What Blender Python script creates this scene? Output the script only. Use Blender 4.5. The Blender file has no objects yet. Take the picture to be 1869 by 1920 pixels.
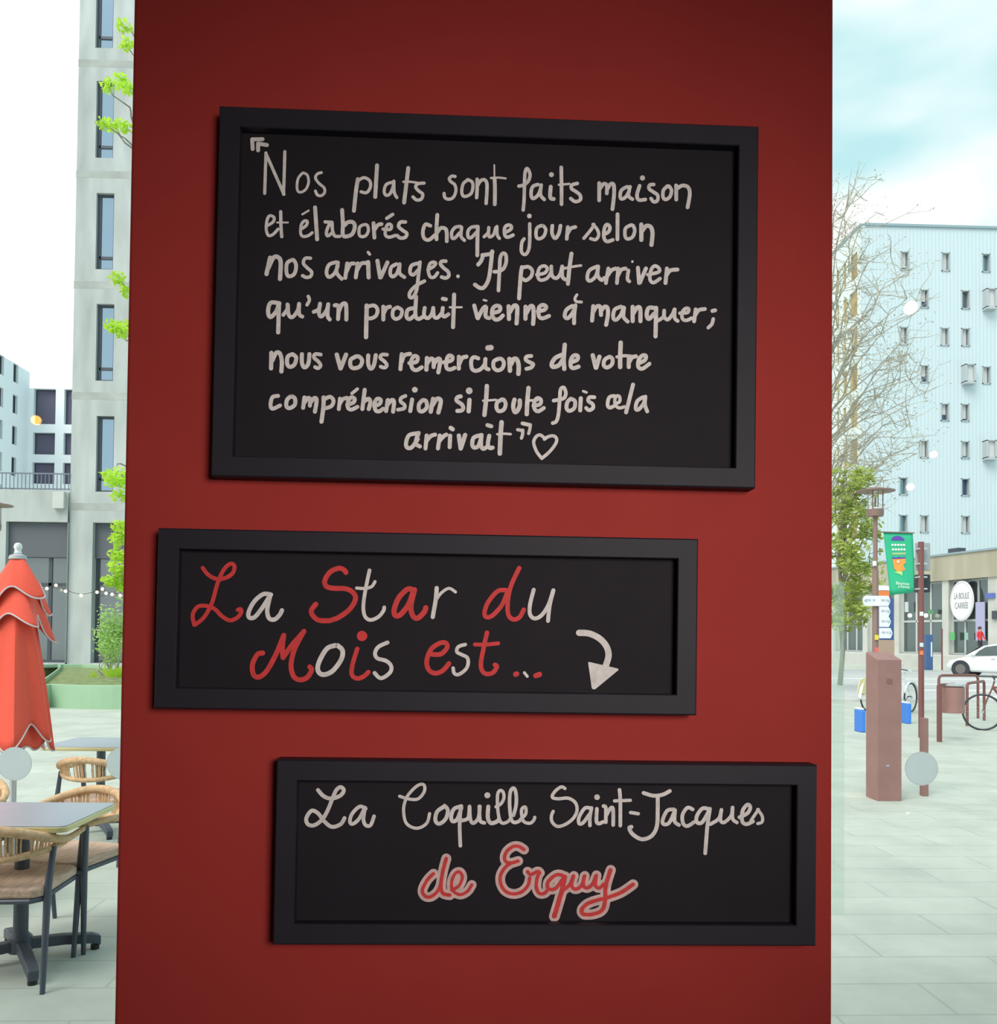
import bpy, bmesh, math, random
from mathutils import Vector, Matrix
V = Vector
S = bpy.context.scene
C = S.collection
PI = math.pi
rnd = random.Random(7)

# ------------------------------------------------------------------ camera
FPX, CX, CY = 1700.0, 934.5, 1155.0          # focal length and principal point in photo pixels
EYE = V((0, 0, 1.65))
YAW, PITCH, ROLL = math.radians(2.2), math.radians(1.3), 0.0093
FWD = V((math.sin(YAW)*math.cos(PITCH), math.cos(YAW)*math.cos(PITCH), math.sin(PITCH)))
R0 = V((math.cos(YAW), -math.sin(YAW), 0)); U0 = R0.cross(FWD)
RIGHT = R0*math.cos(ROLL) + U0*math.sin(ROLL)
UP = U0*math.cos(ROLL) - R0*math.sin(ROLL)
cd = bpy.data.cameras.new('camera'); cam = bpy.data.objects.new('camera', cd); C.objects.link(cam)
m3 = Matrix((RIGHT, UP, -FWD)).transposed()
cam.matrix_world = Matrix.Translation(EYE) @ m3.to_4x4()
cd.sensor_fit = 'HORIZONTAL'; cd.sensor_width = 36; cd.lens = FPX/1869*36
cd.shift_y = (CY-960)/1869; cd.clip_start = 0.05; cd.clip_end = 500
S.camera = cam
S.view_settings.view_transform = 'Standard'; S.view_settings.look = 'None'
S.view_settings.gamma = 1; S.view_settings.exposure = 0.0; S.view_settings.use_curve_mapping = False

# ------------------------------------------------------------------ sky and sun
SKY = 1.25
w = bpy.data.worlds.new('sky'); S.world = w; w.use_nodes = True
nt = w.node_tree; nt.nodes.clear()
out = nt.nodes.new('ShaderNodeOutputWorld'); bg = nt.nodes.new('ShaderNodeBackground')
tc = nt.nodes.new('ShaderNodeTexCoord')
mp = nt.nodes.new('ShaderNodeMapping'); mp.inputs['Scale'].default_value = (1.6, 1.6, 4.2); mp.inputs['Location'].default_value = (0.35, 0.2, 0.35)
nz = nt.nodes.new('ShaderNodeTexNoise'); nz.inputs['Scale'].default_value = 1.7; nz.inputs['Detail'].default_value = 4; nz.inputs['Roughness'].default_value = 0.45
cr = nt.nodes.new('ShaderNodeValToRGB')
cr.color_ramp.elements[0].position = 0.45; cr.color_ramp.elements[0].color = (0.48, 0.75, 0.80, 1)
cr.color_ramp.elements[1].position = 0.64; cr.color_ramp.elements[1].color = (1.0, 1.0, 1.0, 1)
# the cloud bank is thicker towards the west (left of the square)
sx = nt.nodes.new('ShaderNodeSeparateXYZ')
ma = nt.nodes.new('ShaderNodeMath'); ma.operation = 'MULTIPLY_ADD'; ma.inputs[1].default_value = -0.62; ma.inputs[2].default_value = 0.16
ad = nt.nodes.new('ShaderNodeMath'); ad.operation = 'ADD'
L = nt.links.new
L(tc.outputs['Generated'], mp.inputs[0]); L(mp.outputs[0], nz.inputs['Vector'])
L(tc.outputs['Generated'], sx.inputs[0]); L(sx.outputs['X'], ma.inputs[0])
L(nz.outputs['Fac'], ad.inputs[0]); L(ma.outputs[0], ad.inputs[1]); L(ad.outputs[0], cr.inputs[0])
L(cr.outputs[0], bg.inputs[0]); bg.inputs[1].default_value = SKY; L(bg.outputs[0], out.inputs[0])

def add_light(name, kind, loc, energy, color, target=None, **kw):
    ld = bpy.data.lights.new(name, kind); ld.energy = energy; ld.color = color
    for k, v in kw.items(): setattr(ld, k, v)
    o = bpy.data.objects.new(name, ld); C.objects.link(o); o.location = loc
    if target is not None:
        o.rotation_euler = (V(target)-V(loc)).to_track_quat('-Z', 'Y').to_euler()
    return o
add_light('sun', 'SUN', (-20, -20, 40), 2.8, (1.0, 0.97, 0.92), target=(-20+20, -20+24, 40-37), angle=math.radians(38))
# added spot without a fixture, gives the pillar its brighter middle
add_light('added_pillar_spot', 'SPOT', (0.66, -0.72, 1.92), 96.0, (1.0, 0.92, 0.86), target=(0.03, 1.0, 1.70), shadow_soft_size=0.34, spot_size=math.radians(58), spot_blend=1.0)

# ------------------------------------------------------------------ pixel helpers (photo pixel -> point of the place)
def ray(px, py): return RIGHT*((px-CX)/FPX) + UP*((CY-py)/FPX) + FWD
def at_y(px, py, y):
    d = ray(px, py); return EYE + d*((y-EYE.y)/d.y)
def dep(px, py, d): return EYE + ray(px, py)*d          # d = depth along the viewing direction
def gnd(px, py, z=0.0):
    d = ray(px, py); return EYE + d*((z-EYE.z)/d.z)

# ------------------------------------------------------------------ materials
MATS = {}
def mat(name, col, rough=0.6, metal=0.0, noise=None, spec=0.5, bump=None, emit=None):
    if name in MATS: return MATS[name]
    m = bpy.data.materials.new(name); m.use_nodes = True; n = m.node_tree.nodes; l = m.node_tree.links
    b = n['Principled BSDF']; b.inputs['Base Color'].default_value = (*col, 1)
    b.inputs['Roughness'].default_value = rough; b.inputs['Metallic'].default_value = metal
    b.inputs['Specular IOR Level'].default_value = spec
    if emit: b.inputs['Emission Color'].default_value = (*emit[0], 1); b.inputs['Emission Strength'].default_value = emit[1]
    if noise or bump:
        t = n.new('ShaderNodeTexCoord'); z = n.new('ShaderNodeTexNoise')
        sc, amt, stretch = noise if noise else (bump[0], 0, (1, 1, 1))
        mpn = n.new('ShaderNodeMapping'); mpn.inputs['Scale'].default_value = stretch
        l.new(t.outputs['Object'], mpn.inputs[0]); l.new(mpn.outputs[0], z.inputs['Vector'])
        z.inputs['Scale'].default_value = sc; z.inputs['Detail'].default_value = 5
        if noise:
            r = n.new('ShaderNodeValToRGB'); r.color_ramp.elements[0].position = 0.3; r.color_ramp.elements[1].position = 0.72
            r.color_ramp.elements[0].color = tuple(max(0, c*(1-amt)) for c in col)+(1,)
            r.color_ramp.elements[1].color = tuple(min(1, c*(1+amt)) for c in col)+(1,)
            l.new(z.outputs['Fac'], r.inputs[0]); l.new(r.outputs[0], b.inputs['Base Color'])
        if bump:
            bn = n.new('ShaderNodeBump'); bn.inputs['Strength'].default_value = bump[1]; bn.inputs['Distance'].default_value = 0.01
            l.new(z.outputs['Fac'], bn.inputs['Height']); l.new(bn.outputs[0], b.inputs['Normal'])
    MATS[name] = m; return m
def paving(name, c1, c2, mortar, bw, rh, rot=0.0, amt=0.5):
    m = bpy.data.materials.new(name); m.use_nodes = True; n = m.node_tree.nodes; l = m.node_tree.links
    b = n['Principled BSDF']; b.inputs['Roughness'].default_value = 0.75
    t = n.new('ShaderNodeTexCoord'); mpn = n.new('ShaderNodeMapping'); mpn.inputs['Rotation'].default_value = (0, 0, rot)
    br = n.new('ShaderNodeTexBrick'); br.inputs['Scale'].default_value = 1.0
    br.inputs['Color1'].default_value = (*c1, 1); br.inputs['Color2'].default_value = (*c2, 1); br.inputs['Mortar'].default_value = (*mortar, 1)
    br.inputs['Mortar Size'].default_value = 0.008; br.inputs['Brick Width'].default_value = bw; br.inputs['Row Height'].default_value = rh
    l.new(t.outputs['Object'], mpn.inputs[0]); l.new(mpn.outputs[0], br.inputs['Vector'])
    z = n.new('ShaderNodeTexNoise'); z.inputs['Scale'].default_value = 1.3; z.inputs['Detail'].default_value = 8; z.inputs['Roughness'].default_value = 0.65
    l.new(t.outputs['Object'], z.inputs['Vector'])
    r = n.new('ShaderNodeValToRGB'); r.color_ramp.elements[0].position = 0.3; r.color_ramp.elements[1].position = 0.7
    r.color_ramp.elements[0].color = (1-amt*0.35,)*3+(1,); r.color_ramp.elements[1].color = (1.05, 1.05, 1.05, 1)
    mx = n.new('ShaderNodeMix'); mx.data_type = 'RGBA'; mx.blend_type = 'MULTIPLY'; mx.inputs[0].default_value = 1
    l.new(z.outputs['Fac'], r.inputs[0]); l.new(br.outputs['Color'], mx.inputs[6]); l.new(r.outputs[0], mx.inputs[7])
    l.new(mx.outputs[2], b.inputs['Base Color']); MATS[name] = m; return m
def glassy(name, tint, refl, alpha_tint=None):
    """window glass: see-through sheet (alpha_tint given) or dark reflecting pane"""
    m = bpy.data.materials.new(name); m.use_nodes = True; n = m.node_tree.nodes; l = m.node_tree.links; n.clear()
    o = n.new('ShaderNodeOutputMaterial'); mx = n.new('ShaderNodeMixShader'); g = n.new('ShaderNodeBsdfGlossy')
    g.inputs['Roughness'].default_value = 0.0 if alpha_tint else 0.08; g.inputs['Color'].default_value = (1, 1, 1, 1) if alpha_tint else (*tint, 1)
    if alpha_tint:
        a = n.new('ShaderNodeBsdfTransparent'); a.inputs[0].default_value = (*alpha_tint, 1)
        lw = n.new('ShaderNodeLayerWeight'); p = n.new('ShaderNodeMath'); p.operation = 'POWER'; p.inputs[1].default_value = 5
        q = n.new('ShaderNodeMath'); q.operation = 'MULTIPLY_ADD'; q.inputs[1].default_value = 0.9; q.inputs[2].default_value = refl
        lw.inputs[0].default_value = 0.5
        l.new(lw.outputs['Facing'], p.inputs[0]); l.new(p.outputs[0], q.inputs[0]); l.new(q.outputs[0], mx.inputs[0])
    else:
        a = n.new('ShaderNodeBsdfDiffuse'); a.inputs[0].default_value = (tint[0]*0.18, tint[1]*0.18, tint[2]*0.18, 1)
        mx.inputs[0].default_value = refl
    l.new(a.outputs[0], mx.inputs[1]); l.new(g.outputs[0], mx.inputs[2]); l.new(mx.outputs[0], o.inputs[0])
    MATS[name] = m; return m

# ------------------------------------------------------------------ mesh builder
class MB:
    def __init__(s): s.v = []; s.f = []
    def add(s, vs, fs):
        k = len(s.v); s.v += [V(p) for p in vs]; s.f += [tuple(i+k for i in f) for f in fs]; return s
    def box(s, c, d, rz=0.0, M=None):
        x, y, z = d[0]/2, d[1]/2, d[2]/2
        vs = [V((a*x, b*y, e*z)) for a in (-1, 1) for b in (-1, 1) for e in (-1, 1)]
        R = M if M is not None else Matrix.Rotation(rz, 3, 'Z')
        return s.add([R @ p + V(c) for p in vs], [(0, 1, 3, 2), (4, 6, 7, 5), (0, 4, 5, 1), (2, 3, 7, 6), (0, 2, 6, 4), (1, 5, 7, 3)])
    def tube(s, path, r, n=8, closed=False, caps=True):
        P = [V(p) for p in path]; k = len(P); rs = r if isinstance(r, (list, tuple)) else [r]*k
        ref = None; rings = []
        for i in range(k):
            a = P[(i-1) % k] if (closed or i > 0) else P[i]; b = P[(i+1) % k] if (closed or i < k-1) else P[i]
            t = (b-a); t = t.normalized() if t.length > 1e-9 else V((0, 0, 1))
            if ref is None: ref = t.orthogonal().normalized()
            ref = (ref - t*ref.dot(t)); ref = ref.normalized() if ref.length > 1e-6 else t.orthogonal().normalized()
            bi = t.cross(ref)
            rings.append([P[i] + (ref*math.cos(2*PI*j/n) + bi*math.sin(2*PI*j/n))*rs[i] for j in range(n)])
        fs = []
        for i in range(k if closed else k-1):
            i2 = (i+1) % k
            for j in range(n): fs.append((i*n+j, i*n+(j+1) % n, i2*n+(j+1) % n, i2*n+j))
        if caps and not closed: fs += [tuple(range(n-1, -1, -1)), tuple((k-1)*n+j for j in range(n))]
        return s.add([p for q in rings for p in q], fs)
    def lathe(s, prof, c=(0, 0, 0), n=20, M=None):
        """prof: (radius, height) pairs"""
        R = M if M is not None else Matrix.Identity(3); c = V(c); vs = []; fs = []
        for r, z in prof:
            for j in range(n): vs.append(R @ V((r*math.cos(2*PI*j/n), r*math.sin(2*PI*j/n), z)) + c)
        k = len(prof)
        for i in range(k-1):
            for j in range(n): fs.append((i*n+j, i*n+(j+1) % n, (i+1)*n+(j+1) % n, (i+1)*n+j))
        if prof[0][0] > 1e-6: fs.append(tuple(range(n-1, -1, -1)))
        if prof[-1][0] > 1e-6: fs.append(tuple((k-1)*n+j for j in range(n)))
        return s.add(vs, fs)
    def sphere(s, c, r, n=12, sz=1.0):
        return s.lathe([(max(1e-5, r*math.sin(PI*i/n)), -r*sz*math.cos(PI*i/n)) for i in range(n+1)], c, n*2 if n < 10 else n+6)
    def prism(s, poly, d):
        """extrude a 3D polygon by vector d"""
        k = len(poly); a = [V(p) for p in poly]; b = [p+V(d) for p in a]
        return s.add(a+b, [tuple(range(k-1, -1, -1)), tuple(range(k, 2*k))] + [(i, (i+1) % k, (i+1) % k+k, i+k) for i in range(k)])
    def build(s, name, m, parent=None, origin=(0, 0, 0), smooth=False, bevel=0):
        o0 = V(origin); me = bpy.data.meshes.new(name); me.from_pydata([p-o0 for p in s.v], [], s.f); me.update()
        bm = bmesh.new(); bm.from_mesh(me); bmesh.ops.recalc_face_normals(bm, faces=bm.faces); bm.to_mesh(me); bm.free()
        me.materials.append(m)
        if smooth:
            for p in me.polygons: p.use_smooth = True
            me.set_sharp_from_angle(angle=math.radians(40))
        o = bpy.data.objects.new(name, me); C.objects.link(o)
        if parent is not None: o.parent = parent
        else: o.location = o0
        if bevel:
            bv = o.modifiers.new('edge', 'BEVEL'); bv.width = bevel; bv.segments = 2; bv.limit_method = 'ANGLE'
        return o
def tag(o, label=None, cat=None, group=None, kind=None):
    if label: o['label'] = label
    if cat: o['category'] = cat
    if group: o['group'] = group
    if kind: o['kind'] = kind
    return o
def thing(name, label, cat, loc=(0, 0, 0), rz=0.0, group=None):
    o = bpy.data.objects.new(name, None); o.empty_display_size = 0.1; C.objects.link(o)
    o.location = loc; o.rotation_euler = (0, 0, rz); return tag(o, label, cat, group)
def struct(o): o['kind'] = 'structure'; return o
def dup(root, loc, rz, label=None, group=None):
    def cp(o, par):
        c = o.copy(); C.objects.link(c); c.parent = par
        for ch in list(o.children): cp(ch, c)
        return c
    r = cp(root, None); r.location = loc; r.rotation_euler = (0, 0, rz)
    if label: r['label'] = label
    if group: r['group'] = group
    return r
def crv(pts, k=6, closed=False):
    """Catmull-Rom through points of any dimension"""
    P = [V(p) for p in pts]; n = len(P)
    if n < 3: return P
    o = []
    for i in range(n if closed else n-1):
        if closed: a, b, c, d = P[i-1], P[i], P[(i+1) % n], P[(i+2) % n]
        else: a, b, c, d = P[max(i-1, 0)], P[i], P[i+1], P[min(i+2, n-1)]
        for j in range(k):
            t = j/k; o.append(0.5*((2*b)+(c-a)*t+(2*a-5*b+4*c-d)*t*t+(3*b-a-3*c+d)*t*t*t))
    if not closed: o.append(P[-1])
    return o
def text_mesh(name, s, size, m, parent, loc, rot, wide=1.0, extrude=0.001, align='CENTER'):
    cu = bpy.data.curves.new(name, 'FONT'); cu.body = s; cu.size = size; cu.align_x = align; cu.align_y = 'CENTER'; cu.extrude = extrude
    t = bpy.data.objects.new(name, cu); C.objects.link(t)
    dg = bpy.context.evaluated_depsgraph_get(); dg.update()
    me = bpy.data.meshes.new_from_object(t.evaluated_get(dg)); bpy.data.objects.remove(t); bpy.data.curves.remove(cu)
    for v in me.vertices: v.co.x *= wide
    me.materials.clear(); me.materials.append(m)
    o = bpy.data.objects.new(name, me); C.objects.link(o); o.parent = parent; o.location = loc; o.rotation_euler = rot; return o

# ------------------------------------------------------------------ room shell
GY = 1.52                                     # plane of the shop windows
RX, RB, RH = 5.0, -6.0, 4.3
m_floor = mat('floor_tile', (0.10, 0.085, 0.075), 0.5, noise=(3, 0.15, (1, 1, 1)))
m_ceil = mat('ceiling_paint', (0.16, 0.15, 0.15), 0.8, noise=(2, 0.05, (1, 1, 1)))
m_wall = mat('room_wall_paint', (0.14, 0.115, 0.105), 0.8, noise=(2, 0.06, (1, 1, 1)))
m_red = mat('red_pillar_paint', (0.40, 0.042, 0.036), 0.7, noise=(9, 0.04, (1, 1, 1)), spec=0.12)
struct(MB().box((0, (RB+GY)/2, -0.05), (2*RX, GY-RB, 0.1)).build('floor', m_floor))
struct(MB().box((0, (RB+GY)/2, RH+0.05), (2*RX, GY-RB, 0.1)).build('ceiling', m_ceil))
struct(MB().box((0, RB-0.1, RH/2), (2*RX, 0.2, RH)).build('wall_back', m_wall))
struct(MB().box((-RX-0.1, (RB+GY)/2, RH/2), (0.2, GY-RB, RH)).build('wall_left', m_wall))
struct(MB().box((RX+0.1, (RB+GY)/2, RH/2), (0.2, GY-RB, RH)).build('wall_right', m_wall))
PY = 1.0                                      # front face of the pillar
a, b = at_y(250, 0, PY), at_y(213, 1920, PY); c, d = at_y(1563.5, 0, PY), at_y(1560.5, 1920, PY)
def xz(p0, p1, z): return p0.x + (p1.x-p0.x)*(z-p0.z)/(p1.z-p0.z)
poly = [(xz(a, b, z), PY, z) if s else (xz(c, d, z), PY, z) for s, z in ((1, 0), (0, 0), (0, RH), (1, RH))]
struct(MB().prism(poly, (0, 0.5, 0)).build('pillar', m_red, bevel=0.004))
pl, pr = xz(a, b, 1.65), xz(c, d, 1.65)
m_glass = glassy('window_glass', (1, 1, 1), 0.035, (0.975, 0.99, 0.98))
for nm, x0, x1 in (('window_1', -RX, pl-0.0), ('window_2', pr+0.0, RX)):
    struct(MB().box(((x0+x1)/2, GY, RH/2), (x1-x0, 0.008, RH)).build(nm, m_glass))
def frosted(name, col, clear):
    m = bpy.data.materials.new(name); m.use_nodes = True; n = m.node_tree.nodes; l = m.node_tree.links; n.clear()
    o = n.new('ShaderNodeOutputMaterial'); a = n.new('ShaderNodeBsdfTranslucent'); b = n.new('ShaderNodeBsdfDiffuse'); t = n.new('ShaderNodeBsdfTransparent')
    m1 = n.new('ShaderNodeMixShader'); m2 = n.new('ShaderNodeMixShader'); m1.inputs[0].default_value = 0.12; m2.inputs[0].default_value = clear
    a.inputs[0].default_value = (*col, 1); b.inputs[0].default_value = (*col, 1)
    l.new(a.outputs[0], m1.inputs[1]); l.new(b.outputs[0], m1.inputs[2]); l.new(m1.outputs[0], m2.inputs[1]); l.new(t.outputs[0], m2.inputs[2]); l.new(m2.outputs[0], o.inputs[0])
    MATS[name] = m; return m
# ------------------------------------------------------------------ chalkboards
m_frame = mat('black_frame_paint', (0.0185, 0.0165, 0.0265), 0.6, noise=(25, 0.08, (1, 1, 1)), spec=0.35)
m_slate = mat('black_slate', (0.0135, 0.011, 0.0165), 0.75, noise=(12, 0.10, (1, 1, 1)), spec=0.3)
def marker(name, col, amt=0.12):
    return mat(name, col, 0.7, noise=(140, amt, (1, 1, 1)))
m_chalk = marker('white_chalk_marker', (0.80, 0.76, 0.74))
m_chalkred = marker('red_chalk_marker', (0.72, 0.05, 0.05))
m_pink = marker('pink_white_chalk_marker', (0.74, 0.52, 0.50))
TH, REC = 0.024, 0.013
LIFT = 0.0
def ribbon(mb, pts, wd, Y):
    """flat pen stroke through photo pixels, lying on the plane y=Y"""
    P = crv([V((p[0], p[1], 0)) for p in pts], 5); n = len(P)
    q = [P[0]] + [P[i] for i in range(1, n) if (P[i]-P[i-1]).length > 1e-6]; P = q; n = len(P)
    global LIFT
    LIFT = (LIFT+7e-6) % 3.5e-4                                   # every stroke lies a hair above the one before
    up = lambda p: at_y(p.x, p.y, Y-LIFT-lift[0])
    vs = []; lift = [0.0]
    for i in range(n):
        lift[0] = 5e-6*i/n
        t = (P[min(i+1, n-1)]-P[max(i-1, 0)]).normalized(); nn = V((-t.y, t.x, 0))*wd/2
        vs += [up(P[i]+nn), up(P[i]-nn)]
    mb.add(vs, [(2*i, 2*i+1, 2*i+3, 2*i+2) for i in range(n-1)])
    lift[0] = -2e-6
    for e, o in ((P[0], P[0]-P[1]), (P[-1], P[-1]-P[-2])):
        o.normalize(); a0 = math.atan2(o.y, o.x)
        mb.add([up(e)] + [up(e+V((math.cos(a0+PI*(j/8-0.5)), math.sin(a0+PI*(j/8-0.5)), 0))*wd/2) for j in range(9)],
               [(0, j+1, j+2) for j in range(8)])
def dot(mb, x, y, r, Y):
    mb.add([at_y(x+r*math.cos(2*PI*j/14), y+r*math.sin(2*PI*j/14), Y) for j in range(14)], [tuple(range(14))])
CROPS = {'A': (440, 240, 4.063), 'B': (900, 280, 4.063), 'C': (440, 540, 4.063), 'D': (900, 540, 4.063), 'E': (800, 290, 6.4),
         'F': (800, 540, 5.82), 'G': (340, 1030, 4.063), 'H': (780, 1030, 4.063), 'I': (540, 1440, 4.063), 'J': (900, 1460, 6.855), 'K': (980, 1440, 3.894)}
def write(mb, Y, spec, add=0.0, wmul=1.0):
    """spec: lines 'crop width | x,y x,y ; x,y ...'  a lone point x,y,r is a dot"""
    for line in spec.strip().splitlines():
        head, body = line.split('|'); h = head.split(); ox, oy, s = CROPS[h[0]]; wd = float(h[1])/s
        for st in body.split(';'):
            pts = [tuple(float(t) for t in p.split(',')) for p in st.split()]
            if not pts: continue
            if len(pts) == 1: dot(mb, ox+pts[0][0]/s, oy+pts[0][1]/s, pts[0][2]/s, Y)
            else: ribbon(mb, [(ox+p[0]/s, oy+p[1]/s) for p in pts], wd*wmul+add, Y)
def board(px, label, fw=0.0222):
    Yf = PY-TH
    tl, tr, br, bl = [at_y(p[0], p[1], Yf) for p in px]
    c = (tl+tr+br+bl)/4; ex = ((tr-tl)+(br-bl))/2; ez = ((tl-bl)+(tr-br))/2
    W, H = ex.length, ez.length; ang = math.atan2(ex.z, ex.x)
    ux = V((math.cos(ang), 0, math.sin(ang))); uz = V((-math.sin(ang), 0, math.cos(ang)))
    c = V((c.x, PY, c.z)); root = thing('chalkboard', label, 'chalkboard', c)
    prof = [(0, 0), (0, TH-0.0015), (0.0015, TH), (fw-0.001, TH), (fw, TH-0.001), (fw, 0)]
    mb = MB(); vs = []
    for sx, sz in ((-1, -1), (1, -1), (1, 1), (-1, 1)):
        for u, h in prof: vs.append(c + ux*sx*(W/2-u) + uz*sz*(H/2-u) + V((0, -h, 0)))
    k = len(prof)
    mb.add(vs, [(i*k+j, i*k+j+1, ((i+1) % 4)*k+j+1, ((i+1) % 4)*k+j) for i in range(4) for j in range(k-1)])
    mb.build('frame', m_frame, root, c)
    M = Matrix((ux, V((0, 1, 0)), uz)).transposed()
    MB().box(c+V((0, -(TH-REC)/2, 0)), (W-2*fw+0.002, TH-REC, H-2*fw+0.002), M=M).build('slate', m_slate, root, c)
    return root, c, PY-(TH-REC)
def lettering(root, c, Y, name, m, specs, lab=None, **kw):
    mb = MB()
    for s in specs: write(mb, Y, s, **kw)
    o = mb.build(name, m, root, c)
    if lab: o['label'] = lab
    return o

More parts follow.
